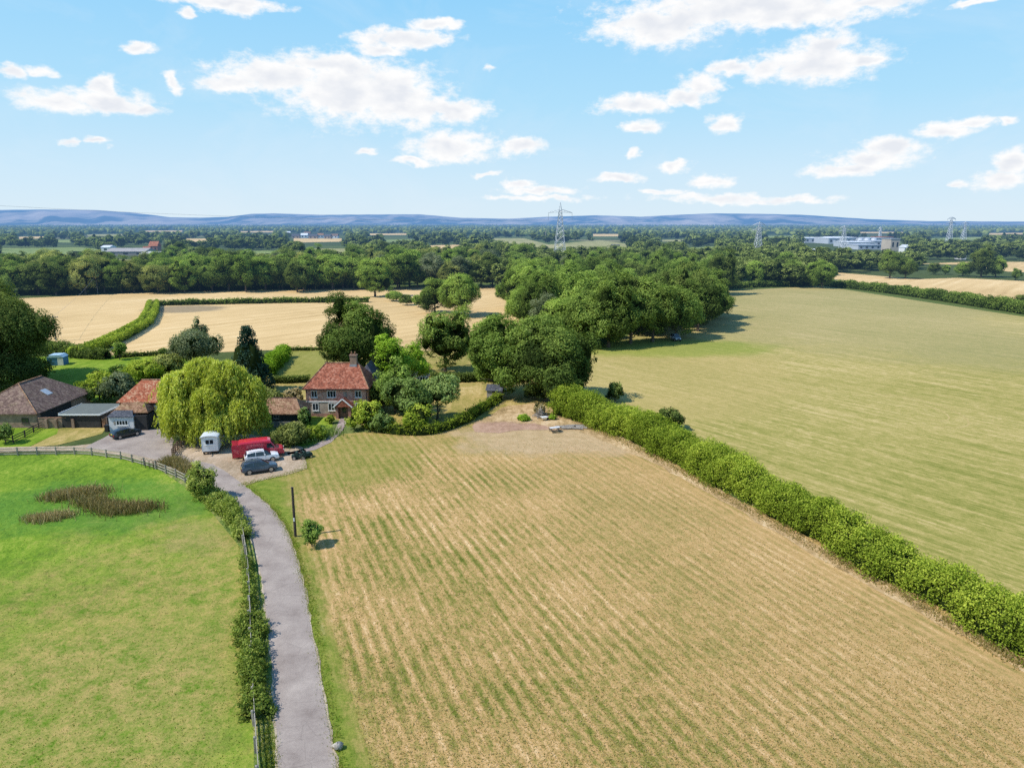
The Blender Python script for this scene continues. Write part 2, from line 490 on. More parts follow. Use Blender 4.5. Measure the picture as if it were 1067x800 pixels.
# base ground out to the horizon, patchwork of pasture and woods
def base_ground():
    nt = NT('pasture ground')
    pos = nt.pos()
    vo = nt.n('ShaderNodeTexVoronoi', feature='F1'); vo.inputs['Scale'].default_value = 0.0035; vo.inputs['Randomness'].default_value = 0.9
    wv = nt.n('ShaderNodeVectorMath', operation='MULTIPLY_ADD')
    nn = nt.n('ShaderNodeTexNoise'); nn.inputs['Scale'].default_value = 0.004; nt.l(pos, nn.inputs['Vector'])
    nt.l(nn.outputs['Color'], wv.inputs[0]); wv.inputs[1].default_value = (120, 120, 0); nt.l(pos, wv.inputs[2])
    nt.l(wv.outputs[0], vo.inputs['Vector'])
    sep = nt.n('ShaderNodeSeparateColor'); nt.l(vo.outputs['Color'], sep.inputs[0])
    cell = nt.ramp(sep.outputs[0], [(0, (.05,.075,.025)), (.35, (.09,.13,.035)), (.6, (.15,.19,.06)), (.78, (.06,.085,.03)), (.9, (.34,.27,.14)), (1, (.4,.32,.17))], 'CONSTANT')
    fine = nt.noise(pos, 0.4, 6, 0.7)
    c = nt.mixc(0.35, cell, nt.ramp(fine, [(.3, (.03,.055,.015)), (.7, (.2,.22,.07))]))
    ln = nt.n('ShaderNodeVectorMath', operation='LENGTH'); nt.l(pos, ln.inputs[0])
    far = nt.n('ShaderNodeMapRange'); nt.l(ln.outputs['Value'], far.inputs[0]); far.inputs[1].default_value = 700; far.inputs[2].default_value = 2500
    far.inputs[4].default_value = 1.0
    wn = nt.noise(pos, 0.0022, 8, 0.7)
    wood = nt.ramp(wn, [(0.0, (.022,.04,.016)), (0.55, (.03,.05,.018)), (0.60, (.12,.14,.06)), (0.70, (.3,.25,.14))])
    c = nt.mixc(far.outputs[0], c, wood)
    return nt.finish(principled(nt, c, 0.95, spec=0.05))
mb = MB(); mb.add([(-30000,-600,0),(30000,-600,0),(30000,30000,0),(-30000,30000,0)], [(0,1,2,3)])
g = mb.build('ground', base_ground()); g['kind'] = 'structure'

# --- the mown meadow in front: straw rows with green
verge_x = turned(P(372, 790), AZ)[0]
straw_x = turned(P(700, 520), AZ)[0]
hay = ground_mat('mown hay meadow', [(0.0, (.11,.135,.018)), (0.22, (.20,.19,.04)), (0.40, (.33,.245,.08)), (0.58, (.455,.292,.115)), (0.8,(.55,.355,.165)), (1.0, (.72,.51,.27))],
    az=AZ, row=1.06, row_amt=0.155, patch=0.05, patch_amt=0.42, streak=2.4, streak_amt=0.42, fine=5.0, fine_amt=0.17, stretch=0.045, bump=0.10, rowwob=0.35,
    masks=[side_mask(0, turned(P(640,620),AZ)[0]+3, 1, 26, ((.36,.23,.085), (.56,.37,.165)), wob=3, amount=0.45),
           side_mask(0, verge_x+0.6, -1, 3.0, ((.09,.16,.012), (.25,.27,.045)), wob=2.2, scale=0.5),
           blob_mask(P(470,452), 10, ((.14,.18,.02),(.38,.28,.09)), amount=0.3, stretchvec=(0.35,1,1)),
           blob_mask(P(352,478), 9, ((.12,.18,.015),(.36,.28,.08)), amount=0.55, stretchvec=(0.8,0.8,1)),
           blob_mask(P(600,455), 9, ((.40,.27,.15),(.58,.42,.26)), amount=0.7, stretchvec=(0.5,1,1))])
sheet('meadow', PX([(236,500),(262,488),(305,478),(340,462),(358,452),(420,447),(500,436),(560,432),(640,446),(760,516),(850,560),(960,618),(1100,690),(1400,860),(1300,1100),(180,1100),(340,800),(300,560)]), hay, 0.02)

# --- green paddock at the left
pad = ground_mat('green paddock grass', [(0.0, (.06,.11,.012)), (0.3, (.115,.205,.016)), (0.65, (.185,.285,.024)), (1.0, (.32,.35,.06))],
    az=-20, patch=0.10, patch_amt=0.5, streak=0.5, streak_amt=0.18, fine=4, fine_amt=0.21, stretch=0.3, bump=0.12,
    masks=[blob_mask(P(175,640), 14, ((.10,.19,.012),(.52,.33,.13)), amount=0.7, wob=1.5, soft=1.3, scale=0.16, stretchvec=(0.9,0.62,1)),
           blob_mask(P(60,760), 12, ((.10,.19,.012),(.48,.33,.13)), amount=0.5, wob=1.2, scale=0.3),
           blob_mask(P(216,556), 4.5, ((.22,.22,.05),(.42,.30,.13)), amount=0.4, wob=1.0, scale=0.4),
           blob_mask(P(100,525), 8, ((.05,.15,.02),(.09,.24,.04)), amount=0.5, wob=0.7, scale=0.2, stretchvec=(0.5,1,1))])
sheet('paddock', PX([(-250,474),(0,474),(90,472.5),(125,477),(160,486),(200,506),(240,540),(254,568),(259,615),(261,660),(263,720),(268,800),(280,1100),(-700,1100)]), pad, 0.024)
# rough verge between fence and drive
verge = ground_mat('rough verge grass', [(0,(.06,.10,.02)),(.4,(.13,.19,.04)),(.7,(.27,.26,.09)),(1,(.42,.33,.18))], fine=3, fine_amt=.25, patch=.15, patch_amt=.4, bump=.08)
sheet('verge', PX([(160,486),(200,503),(240,520),(262,556),(275,600),(284,660),(290,800),(300,1100),(270,1100),(264,760),(258,650),(250,570),(205,515)]), verge, 0.028)

# --- big meadow at the right
big_m = ground_mat('dry grass meadow', [(0.0, (.18,.19,.035)), (0.35, (.29,.26,.068)), (0.6, (.39,.315,.105)), (1.0, (.58,.44,.21))],
    az=-35, row=6.0, row_amt=0.035, patch=0.02, patch_amt=0.36, streak=1.3, streak_amt=0.6, fine=2.5, fine_amt=0.15, stretch=0.03, bump=0.08, rowwob=0.12,
    masks=[blob_mask(P(655,385), 26, ((.36,.28,.09),(.54,.39,.17)), amount=0.5, wob=0.5, scale=0.05, stretchvec=(0.75,0.62,1)),
           blob_mask(P(800,318), 40, ((.30,.27,.12),(.44,.34,.19)), amount=0.45, wob=0.7, scale=0.02, stretchvec=(0.5,0.35,1)),
           blob_mask(P(690,362), 16, ((.13,.21,.015),(.25,.30,.035)), amount=0.6, wob=0.4, scale=0.08, stretchvec=(0.55,1.2,1))])
sheet('meadow', PX([(560,395),(600,372),(640,355),(740,318),(757,303),(857,298),(960,314),(1100,335),(1500,420),(1700,700),(1300,760),(1100,640),(960,600),(850,545),(760,495),(690,455),(640,430),(590,420)]), big_m, 0.016)

track_m = ground_mat('pressed dry grass', [(0,(.30,.25,.08)),(.5,(.42,.32,.12)),(1,(.56,.43,.2))], fine=2, fine_amt=.15)
def ribbon(name, pts, w, mat, z):
    pp = [Vector(p[:2]) for p in pts]; l_, r_ = [], []
    for i, p in enumerate(pp):
        d = (pp[min(i+1, len(pp)-1)] - pp[max(0, i-1)]).normalized(); n_ = Vector((-d.y, d.x))*w/2
        l_.append((p.x+n_.x, p.y+n_.y, z)); r_.append((p.x-n_.x, p.y-n_.y, z))
    m_ = MB(); k = len(l_)
    m_.add(l_ + r_, [(i, k+i, k+i+1, i+1) for i in range(k-1)]); o = m_.build(name, mat)
    if o.data.polygons[0].normal.z < 0: o.data.flip_normals()
    o['kind'] = 'structure'
def smooth_path(pts, n=10):
    out = []
    for i in range(len(pts)-1):
        p0, p1, p2, p3 = [Vector(pts[max(0, min(len(pts)-1, i+j))]) for j in (-1, 0, 1, 2)]
        for k in range(n):
            t_ = k/n; out.append(tuple(.5*((2*p1) + (p2-p0)*t_ + (2*p0-5*p1+4*p2-p3)*t_*t_ + (3*p1-p0-3*p2+p3)*t_**3)))
    out.append(tuple(pts[-1])); return out
tr_unused = smooth_path([Vector(P(*q)[:2]) for q in [(612,404),(650,392),(690,378),(730,364),(765,350),(786,337),(789,328),(780,322),(750,318)]])
cq_ = P(955, 427)
for rr_ in (3.2, 5.0):
    ribbon('wheel_track', [(cq_[0]+rr_*math.cos(t_)*1.2, cq_[1]+rr_*math.sin(t_)*2.2) for t_ in np.linspace(-2.0, 1.6, 26)], .28, track_m, .024)

# --- stubble fields in the middle distance
stub = ground_mat('harvested stubble', [(0.0, (.40,.26,.11)), (0.4, (.57,.39,.18)), (0.7, (.66,.46,.225)), (1.0, (.76,.57,.32))],
    az=40, row=6.0, row_amt=0.07, patch=0.012, patch_amt=0.5, streak=0.25, streak_amt=0.35, fine=1.2, fine_amt=0.08, stretch=0.04, bump=0.03,
    masks=[blob_mask(P(193,322), 7, ((.16,.13,.08),(.3,.23,.15)), amount=0.8, wob=0.4, scale=0.1, stretchvec=(0.5,.6,1))])
sheet('stubble_field', PX([(-60,316),(0,312),(150,305),(380,300.5),(525,297),(548,318),(548,342),(490,366),(300,364),(185,369),(110,370),(60,358),(20,345)]), stub, 0.03)
sheet('stubble_field', PX([(858,283),(915,287.5),(956,291),(998,289.6),(1067,293),(1200,300),(1200,334),(1067,320),(946,304),(857,297)]), stub, 0.03)
sheet('stubble_field', PX([(956,275),(1006,273),(1120,273),(1120,286),(1050,283),(1006,276)]), stub, 0.03)
lawn = ground_mat('garden lawn grass', [(0,(.08,.13,.01)),(.4,(.14,.23,.015)),(.7,(.22,.30,.03)),(1,(.32,.33,.06))], fine=2, fine_amt=.15, patch=.06, patch_amt=.4)
sheet('lawn', PX([(20,372),(115,371),(185,368),(200,380),(190,410),(110,425),(50,420),(0,415),(-40,390)]), lawn, 0.034, 0.5)
sheet('lawn', PX([(280,455),(312,432),(345,436),(346,445),(330,462),(300,468)]), lawn, 0.034, 0.2)
sheet('lawn', PX([(-60,446),(60,446),(60,452),(30,466),(-60,466)]), lawn, 0.034, 0.2)
dry = ground_mat('dry garden grass', [(0,(.15,.16,.03)),(.4,(.29,.24,.065)),(.7,(.42,.31,.11)),(1,(.56,.42,.2))], fine=2, fine_amt=.15, patch=.05, patch_amt=.5)
sheet('garden', PX([(200,395),(290,366),(350,364),(480,366),(560,372),(600,400),(580,428),(500,436),(400,448),(345,436),(280,420)]), dry, 0.03)
sheet('garden', PX([(30,466),(60,452),(62,444),(112,444),(106,452),(60,464)]), dry, 0.038, 0.15)
olive = ground_mat('olive pasture', [(0,(.14,.15,.025)),(.5,(.24,.23,.05)),(1,(.34,.29,.09))], fine=1.5, fine_amt=.12, patch=.04, patch_amt=.4)
sheet('pasture', PX([(296,366),(350,364),(350,392),(292,399),(276,392)]), olive, 0.036)
soil = ground_mat('bare pinkish soil', [(0,(.22,.15,.065)),(.4,(.40,.27,.13)),(.7,(.53,.37,.2)),(1,(.66,.5,.3))], fine=2.5, fine_amt=.2, patch=.15, patch_amt=.5,
    masks=[blob_mask(P(515,447), 4, ((.3,.17,.13),(.45,.28,.22)), amount=.7, stretchvec=(.4,1,1), scale=.4)])
sheet('bare_soil', PX([(492,450),(497,440),(530,422),(556,420),(580,428),(604,442),(585,450),(545,447),(520,452)]), soil, 0.042, 0.6, 2.0)
# margin of scorched earth along the long hedge
sheet('field_margin', PX([(604,442),(640,453),(700,483),(760,517),(859,573),(940,616),(1070,690),(1070,700),(930,622),(850,580),(750,521),(690,487),(630,460),(600,448)]), soil, 0.03, 0.35, 2.0, 4)

# --- drive, forecourt, parking ground, paths
asph = NT('worn grey tarmac')
n1 = asph.noise(asph.pos(), 0.35, 6, 0.65); n2 = asph.noise(asph.pos(), 7, 5, 0.8)
vv = asph.math('ADD', asph.math('MULTIPLY', n1, 0.65), asph.math('MULTIPLY', n2, 0.35))
cc = asph.ramp(vv, [(.36,(.235,.188,.162)),(.45,(.30,.245,.212)),(.54,(.35,.29,.25)),(.64,(.42,.35,.30))])
crk = asph.n('ShaderNodeTexVoronoi', feature='DISTANCE_TO_EDGE'); crk.inputs['Scale'].default_value = .45
asph.l(asph.pos(), crk.inputs['Vector'])
cm = asph.ramp(crk.outputs['Distance'], [(0,(.5,.5,.5)),(.012,(1,1,1))])
cc = asph.mixc(asph.math('MULTIPLY', n1, .8), cc, asph.mixc(1, cc, cm, 'MULTIPLY'))
asph = asph.finish(principled(asph, cc, .9, bump=n2, spec=.2, bd=.03))
sand = ground_mat('sandy gravel', [(0,(.23,.165,.1)),(.4,(.38,.285,.19)),(.7,(.48,.37,.27)),(1,(.6,.49,.38))], fine=4, fine_amt=.15, patch=.12, patch_amt=.4)
dirt_edge = ground_mat('crumbled tarmac edge', [(0,(.2,.16,.1)),(.5,(.42,.34,.24)),(1,(.6,.5,.38))], fine=3, fine_amt=.22, patch=.3, patch_amt=.4)
sheet('gravel_yard', PX([(176,478),(182,462),(196,458),(215,455),(250,452),(300,458),(312,466),(322,474),(318,488),(300,495),(268,502),(250,508),(232,498),(205,488)]), sand, 0.05, 0.35, 1.5)
left_e = [(205,497),(222,505),(240.6,525.7),(250,540),(262,559),(269,580.5),(273.5,606),(276.7,631.5),(285.7,710),(289.6,800),(300,1000)]
right_e = [(380,1000),(350,800),(334,710),(321,636),(316,610),(309.6,587),(303.3,565.6),(294.8,546.5),(284,531.6),(271.4,520),(252,504),(236,492),(222,484),(200,479)]
def widen(lst, d): return [(x+d*(1+(y-480)/160), y) for x, y in lst]
sheet('drive_edge', PX(widen(left_e, -.8) + widen(right_e, .9)), dirt_edge, 0.046, 0.13, .8)
sheet('drive', PX(left_e + right_e), asph, 0.06, 0.05, .8)
sheet('lane', PX([(-300,466),(0,466),(75,465),(100,462),(180,468),(215,478),(240,494),(225,507),(205,498),(160,483),(125,475),(90,470),(0,471.5),(-300,471)]), sand, 0.054, 0.12, 2)
sheet('forecourt', PX([(88,467),(118,451),(150,448),(170,447),(180,456),(182,470),(200,480),(210,497),(190,492),(160,479),(120,470)]), asph, 0.062, 0.15, 1.5)
brickp = ground_mat('old brick path', [(0,(.2,.15,.13)),(.5,(.33,.26,.23)),(1,(.45,.37,.33))], fine=5, fine_amt=.2, patch=.4, patch_amt=.3)
sheet('garden_path', PX([(356,433),(361,433),(361,441),(356,450),(345,461),(328,469),(300,474),(299,472),(324,466),(340,457),(350,446)]), brickp, 0.05)

# --- the far small fields
fieldcols = {'tan': stub, 'green': ground_mat('far green field', [(0,(.14,.19,.05)),(.5,(.21,.26,.075)),(1,(.3,.31,.11))], patch=.01, streak=.1, fine=.5),
             'yellow': ground_mat('far yellow green field', [(0,(.2,.21,.07)),(.5,(.3,.28,.11)),(1,(.4,.34,.17))], patch=.008, patch_amt=.7, streak=.1, fine=.5)}
FAR = [('green',[(0,259),(85,258),(122,262),(110,266),(0,265)]),('green',[(212,263),(292,261),(292,266),(212,267)]),('tan',[(194,248.6),(216,248.6),(216,252),(194,252)]),
 ('tan',[(306,248.6),(356,248.6),(356,252),(306,253)]),('yellow',[(322,259),(366,259),(362,264),(328,263)]),('tan',[(448,256),(480,255),(476,260),(450,260)]),
 ('yellow',[(514,248.4),(546,248.4),(572,255),(593,253),(625,250.5),(651,254),(656,259),(635,259),(586,260.5),(556,259),(514,251)]),
 ('tan',[(618,244),(645,244),(645,246.4),(618,246.4)]),('yellow',[(678,271.5),(727,271.5),(722,275.5),(682,275.5)]),('green',[(968,248.5),(1022,247),(1022,250),(972,251)]),
 ('tan',[(896,241.8),(942,241.8),(942,243.2),(896,243.2)]),('green',[(60,250),(76,250),(74,253),(60,253)]),('tan',[(76,262),(98,262),(98,265),(76,265)]),
 ('tan',[(20,247),(46,246.5),(44,248.6),(20,249)]),('yellow',[(90,244.5),(130,244),(128,246),(92,246.3)]),('tan',[(385,243.5),(425,243.2),(423,245),(386,245.2)]),('green',[(400,250),(440,249.5),(438,252),(402,252.4)]),
 ('tan',[(150,240.5),(190,240.3),(190,241.6),(150,241.8)]),('yellow',[(690,250),(716,249.6),(716,251.6),(690,252)]),('tan',[(1030,243),(1067,242.8),(1067,244.4),(1030,244.8)]),('green',[(800,246),(828,245.6),(828,247.6),(802,248)]),('tan',[(250,241),(285,240.8),(284,242.2),(250,242.4)]),
 ('green',[(720,258),(745,257),(745,260),(722,261)])]
for i, (k, pl) in enumerate(FAR):
    sheet('distant_field', PX(pl), fieldcols[k], 0.2)

# ------------------------------------------------------------------ distant downs
def hills():
    prof = [(-500,214),(-200,217),(0,219),(60,218.5),(110,219),(150,222),(185,226.5),(215,227),(245,226),(268,223),(290,222.5),(340,224),(400,223.5),(440,223.5),(480,227),(530,228),(570,226),(620,224.5),
            (665,226),(700,224),(740,222.5),(790,223),(830,224),(860,226),(900,228.5),(960,230.5),(1100,231),(1300,231),(1600,230)]
    px = [p[0] for p in prof]; py = [p[1] for p in prof]
    nr = 34; na = 640
    azs = np.linspace(R(-62), R(62), na); rs = np.linspace(6800, 13500, nr)
    V = np.zeros((nr, na, 3))
    ph = rng.uniform(0, 6.28, 12)
    for j, a in enumerate(azs):
        ux = 533.5 + FPX*math.tan(max(-1.2, min(1.2, a)))/ (CP) * 0.98
        crest = np.interp(ux, px, py)
        rc = 11500
        Y = rc*math.cos(a)
        hc = max(20, height_at(Y, crest))
        w = sum(math.sin(a*f*18 + ph[q])*s for q, (f, s) in enumerate(((3,.5),(7,.3),(13,.15),(29,.08),(51,.05))))
        for i, r_ in enumerate(rs):
            tt = (r_-7600-500*w)/(rc-7600-500*w)
            if r_ <= rc:
                s_ = max(0, min(1, tt)); s_ = s_*s_*(3-2*s_)
                gull = 0.10*math.sin(a*150+ph[6]+r_*.0012)*math.sin(a*61+ph[7])*(1-s_)*s_*4
                h = hc*(s_+gull*0.8)
            else:
                h = hc*(1-(r_-rc)/2600*0.8)
            V[i, j] = (r_*math.sin(a), r_*math.cos(a), max(h, -20) - (8 if i == 0 else 0))
    V[:, :, 2] += 1.0*np.sin(np.arange(na)*0.9+ph[8])[None, :]*np.clip((np.arange(nr)/nr), 0, 1)[:, None]
    idx = np.arange(nr*na).reshape(nr, na)
    q = np.stack([idx[:-1,:-1], idx[:-1,1:], idx[1:,1:], idx[1:,:-1]], -1).reshape(-1, 4)
    nt = NT('chalk downland')
    pos = nt.pos()
    mp = nt.n('ShaderNodeMapping'); mp.inputs['Scale'].default_value = (1,.35,2.5); nt.l(pos, mp.inputs[0])
    n = nt.noise(mp.outputs[0], .0016, 8, .65)
    c = nt.ramp(n, [(.34,(.0,.015,.02)),(.45,(.01,.04,.04)),(.50,(.35,.28,.2)),(.58,(.6,.45,.33)),(.70,(.95,.75,.55))])
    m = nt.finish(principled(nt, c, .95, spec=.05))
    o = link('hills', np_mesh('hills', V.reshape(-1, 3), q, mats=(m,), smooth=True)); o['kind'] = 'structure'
hills()
# ------------------------------------------------------------------ vegetation
def unit(n, r=None):
    r = r or rng
    v = r.normal(size=(n, 3)); v /= np.linalg.norm(v, axis=1)[:, None] + 1e-9
    return v

def leaves_on(puffs, tints, per, size, outward=None, jit=0.65, lean=0.0, aspect=1.0, droop=0.0, r=None):
    """leaf tufts on puff surfaces; puffs (N,4) x y z r"""
    r = r or rng
    n = len(puffs)
    cnt = np.maximum(4, (per * puffs[:, 3]**2)).astype(int)
    idx = np.repeat(np.arange(n), cnt)
    K = len(idx)
    d = unit(K, r)
    if outward is not None:
        o = puffs[idx, :3] - outward
        o /= np.linalg.norm(o, axis=1)[:, None] + 1e-6
        bad = (d*o).sum(1) < -0.25
        d[bad] = d[bad] + 1.3*o[bad]
        d /= np.linalg.norm(d, axis=1)[:, None] + 1e-9
    rad = puffs[idx, 3] * r.uniform(0.62, 1.22, K)
    c = puffs[idx, :3] + d * rad[:, None] * np.array([1, 1, 0.8])
    nrm = d*(1-jit) + unit(K, r)*jit + np.array([0, 0, 0.25])
    nrm /= np.linalg.norm(nrm, axis=1)[:, None] + 1e-9
    if droop > 0:
        tg = np.tile(np.array([0, 0, -1.0]), (K, 1)) + unit(K, r)*0.25
    else:
        tg = unit(K, r)
    tg -= nrm*(tg*nrm).sum(1)[:, None]
    tg /= np.linalg.norm(tg, axis=1)[:, None] + 1e-9
    bt = np.cross(nrm, tg)
    s = size * r.uniform(0.55, 1.25, K)[:, None]
    a, b = tg*s*aspect, bt*s/(aspect**0.5)
    q = np.stack([c - a*0.5, c + b*0.42 + a*0.05, c + a*0.5 + nrm*s*0.12, c - b*0.38], 1)
    q += r.normal(size=q.shape)*size*0.06
    tv = tints[idx] + 0.12*d[:, 2] + r.uniform(-0.2, 0.2, K) + np.where(r.uniform(size=K) < .06, .25, 0)  # upward tufts get lighter tint: top light painted into leaf colour
    return q.reshape(-1, 3), np.repeat(tv, 4)

def quads_of(nv): return np.arange(nv).reshape(-1, 4)

def ico_core(center, rx, ry, rz, r, nu=14, nv=9, lump=0.18):
    """rounded uneven inner mass that keeps the middle of a crown dark"""
    u = np.linspace(0, 2*np.pi, nu, endpoint=False); v = np.linspace(-np.pi/2*0.98, np.pi/2*0.98, nv)
    U, V = np.meshgrid(u, v)
    k = 1 + lump*np.sin(3*U + r.uniform(0, 6))*np.cos(2*V + r.uniform(0, 6)) + r.uniform(-lump, lump, U.shape)*0.6
    pts = np.stack([rx*k*np.cos(U)*np.cos(V), ry*k*np.sin(U)*np.cos(V), rz*k*np.sin(V)], -1).reshape(-1, 3) + np.array(center)
    idx = np.arange(nu*nv).reshape(nv, nu)
    q = np.stack([idx[:-1], np.roll(idx, -1, 1)[:-1], np.roll(idx, -1, 1)[1:], idx[1:]], -1).reshape(-1, 4)
    return pts, q

def combine(parts):
    """parts: list of (verts, quads, tint, matindex) -> arrays"""
    V = []; Q = []; T = []; M = []; b = 0
    for v, q, t_, m in parts:
        V.append(v); Q.append(q+b); T.append(np.full(len(v), t_) if np.isscalar(t_) else t_); M.append(np.full(len(q), m)); b += len(v)
    return np.concatenate(V), np.concatenate(Q), np.concatenate(T), np.concatenate(M)

def crown_arrays(h, w, seed, base=0.12, leaf=0.34, per=90, npuff=130, puff=0.12, lobes=15, flat=1.0, core=0.52, top=0.5, tintspread=0.28, depthw=None):
    """broadleaf crown: h height of whole tree, w crown width; lobes -> puffs -> leaves"""
    r = np.random.default_rng(seed)
    wy = (depthw or w)
    z0 = h*base; ch = h - z0
    C = np.array([0, 0, z0 + ch*0.5]); S = np.array([w/2, wy/2, ch/2])
    ld = unit(lobes, r); ld[:, 2] = np.abs(ld[:, 2])*1.1 - 0.35
    ld /= np.linalg.norm(ld, axis=1)[:, None]
    lc = ld * r.uniform(0.42, 0.88, lobes)[:, None]
    lc = np.vstack([lc, [[r.uniform(-.2,.2), r.uniform(-.2,.2), 0.45], [0, 0, -0.1]]])
    lr = np.concatenate([r.uniform(0.20, 0.42, lobes), [0.40, 0.55]])
    nl = len(lc)
    # puffs on lobe surfaces that are not inside another lobe
    pick = r.integers(0, nl, npuff*6); d = unit(npuff*6, r)
    p = lc[pick] + d*lr[pick][:, None]*r.uniform(0.82, 1.06, npuff*6)[:, None]
    dist = np.linalg.norm(p[:, None, :] - lc[None], axis=2)/lr[None]
    dist[np.arange(len(p)), pick] = 9
    ok = (dist.min(1) > 0.86) & (p[:, 2] > -0.95)
    p = p[ok][:npuff]; pick = pick[ok][:npuff]
    m = np.abs(p).max()
    ext = np.maximum(np.percentile(np.abs(p), 96, axis=0), 0.5)
    p = p/ext*np.array([0.94, 0.94, 0.96])
    pr = r.choice([0.6, 0.8, 1.0, 1.3, 1.6], len(p))*r.uniform(.85, 1.15, len(p))*puff*w*.85
    pos = C + p*(S - 0.5*puff*w)
    pos[:, 2] = np.maximum(pos[:, 2], z0*0.6 + pr*0.4)
    puffs = np.column_stack([pos, pr])
    lt = r.uniform(-tintspread, tintspread, nl)
    tint = 0.49 + 0.22*(p[:, 2]) + lt[pick]*1.0 + r.uniform(-0.14, 0.14, len(p))  # light tops and dark undersides of the crown painted into the tint
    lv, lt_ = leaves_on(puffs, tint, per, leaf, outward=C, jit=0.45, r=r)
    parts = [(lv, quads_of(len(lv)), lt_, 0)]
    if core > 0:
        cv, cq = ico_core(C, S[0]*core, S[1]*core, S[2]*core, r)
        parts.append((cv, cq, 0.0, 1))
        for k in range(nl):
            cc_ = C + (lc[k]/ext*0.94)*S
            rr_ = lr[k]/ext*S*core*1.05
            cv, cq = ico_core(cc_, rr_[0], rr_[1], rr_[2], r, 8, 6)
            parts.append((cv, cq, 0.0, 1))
    return combine(parts)

bark = plain('bark', (.11,.085,.06), .95, var=.4, scale=3)
pale_bark = plain('pale dead bark', (.42,.38,.32), .95, var=.3, scale=3)
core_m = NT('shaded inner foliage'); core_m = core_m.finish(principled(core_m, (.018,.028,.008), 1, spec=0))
FM = {
 'oak': foliage('oak leaves', (0.034,0.055,0.017), (0.130,0.189,0.041), (0.329,0.426,0.094)),
 'dark': foliage('dark leaves', (0.031,0.046,0.017), (0.106,0.146,0.037), (0.269,0.329,0.084)),
 'mid': foliage('mid green leaves', (0.051,0.083,0.019), (0.181,0.266,0.051), (0.407,0.520,0.112)),
 'lime': foliage('lime leaves', (.09,.15,.015), (.23,.37,.03), (.40,.55,.07)),
 'willow': foliage('willow leaves', (.19,.22,.03), (.54,.57,.09), (.80,.80,.22), .35),
 'grey': foliage('grey green leaves', (.05,.07,.035), (.14,.175,.085), (.28,.31,.17)),
 'olive': foliage('olive leaves', (0.071,0.094,0.028), (0.240,0.269,0.075), (0.481,0.484,0.150)),
 'apple': foliage('orchard leaves', (.06,.095,.025), (.18,.26,.065), (.34,.43,.14)),
 'conifer': foliage('conifer needles', (0.012,0.029,0.020), (0.037,0.074,0.048), (0.091,0.156,0.085), .1),
 'hedge': foliage('hedge leaves', (.08,.115,.014), (.24,.32,.035), (.50,.56,.08)),
 'bramble': foliage('bramble leaves', (.07,.095,.02), (.22,.28,.05), (.44,.48,.12)),
 'rush': foliage('brown rushes', (.13,.11,.035), (.33,.26,.11), (.55,.44,.24), .2),
}

def trunk_mesh(h, w, seed, lean=0.0, limbs=6, r0=None, up=0.75, name='trunk', bottom=0.0):
    r = random.Random(seed); m = MB()
    r0 = r0 or h*0.026
    top = h*up
    pts = []; rad = []
    for i in range(6):
        t_ = i/5
        pts.append((lean*t_*h + r.uniform(-.03,.03)*h*t_, r.uniform(-.02,.02)*h*t_, top*t_ - 0.15)); rad.append(r0*(1.35 if i == 0 else 1)*(1-0.75*t_))
    m.tube(pts, rad, 8)
    for k in range(limbs):
        t_ = r.uniform(0.3, 0.8); a = k*2.4 + r.uniform(-.4,.4)
        b = Vector(pts[int(t_*5)]); e = Vector((math.cos(a)*w*.36, math.sin(a)*w*.36, b.z + h*r.uniform(.12,.3)))
        mid = b.lerp(e, .5) + Vector((0, 0, h*.03))
        m.tube([b, mid, e], [r0*.45, r0*.3, r0*.08], 5)
    return m

def mesh_from(arr, name, mats):
    v, q, t_, mi = arr
    return np_mesh(name, v, q, t_, mi, mats)

def near_tree(name, px, base, top, wpx, kind, label, cat='tree', seed=1, group=None, dense=1.0, leaf=0.3, low=0.06, dw=None, trunk=True, h=None, **kw):
    X, Y, _ = P(px, base)
    dd = depth(X, Y)
    w = wpx*dd/FPX
    h = h or height_at(Y - w*0.12, top)
    root = empty(name, (X, Y, 0), rnd.uniform(0, .4), label, cat, group)
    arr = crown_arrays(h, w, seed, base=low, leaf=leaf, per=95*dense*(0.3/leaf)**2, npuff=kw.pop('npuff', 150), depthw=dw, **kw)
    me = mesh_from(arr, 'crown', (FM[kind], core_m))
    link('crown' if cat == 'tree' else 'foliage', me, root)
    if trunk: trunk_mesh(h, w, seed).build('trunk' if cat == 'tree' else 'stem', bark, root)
    return root, h, w

near_tree('shrub', 16, 404, 376, 60, 'dark', 'dark undergrowth at the foot of the large left edge tree', 'shrub', seed=75, low=.0)
near_tree('broadleaf_tree', -12, 402, 308, 126, 'dark', 'large dark broadleaf tree cut by the left edge, behind the hipped barn', seed=11, npuff=230, dense=1.3, puff=.10)
near_tree('oak_tree', 373, 393, 319, 72, 'oak', 'round dark oak right behind the red roofed farmhouse', seed=12, npuff=200, dense=1.3, puff=.10)
near_tree('oak_tree', 464, 388, 328, 53, 'oak', 'free standing round oak with its trunk showing, on dry grass at the stubble edge', seed=13, low=.1, npuff=170, dense=1.3, puff=.11, core=.5)
near_tree('lime_tree', 403, 414, 350, 30, 'lime', 'bright yellow green tree between the farmhouse oak and the summerhouse', seed=14, low=.1, core=.5, puff=.16)
near_tree('lime_tree', 427, 408, 363, 38, 'lime', 'shorter bright green spreading tree directly behind the summerhouse', seed=15, low=.3, core=.4, puff=.14)
near_tree('fruit_tree', 424, 443, 397, 48, 'apple', 'pale green fruit tree in front of the summerhouse, left of its pair', seed=16, low=.08, core=.55, group=None)
near_tree('fruit_tree', 456, 437, 395, 42, 'apple', 'pale green fruit tree beside the dry orchard grass, right of its pair', seed=17, low=.25, core=.4)
near_tree('shrub', 381, 447, 420, 31, 'hedge', 'bright round bush at the right of the farmhouse porch path', 'shrub', seed=18, low=.02)
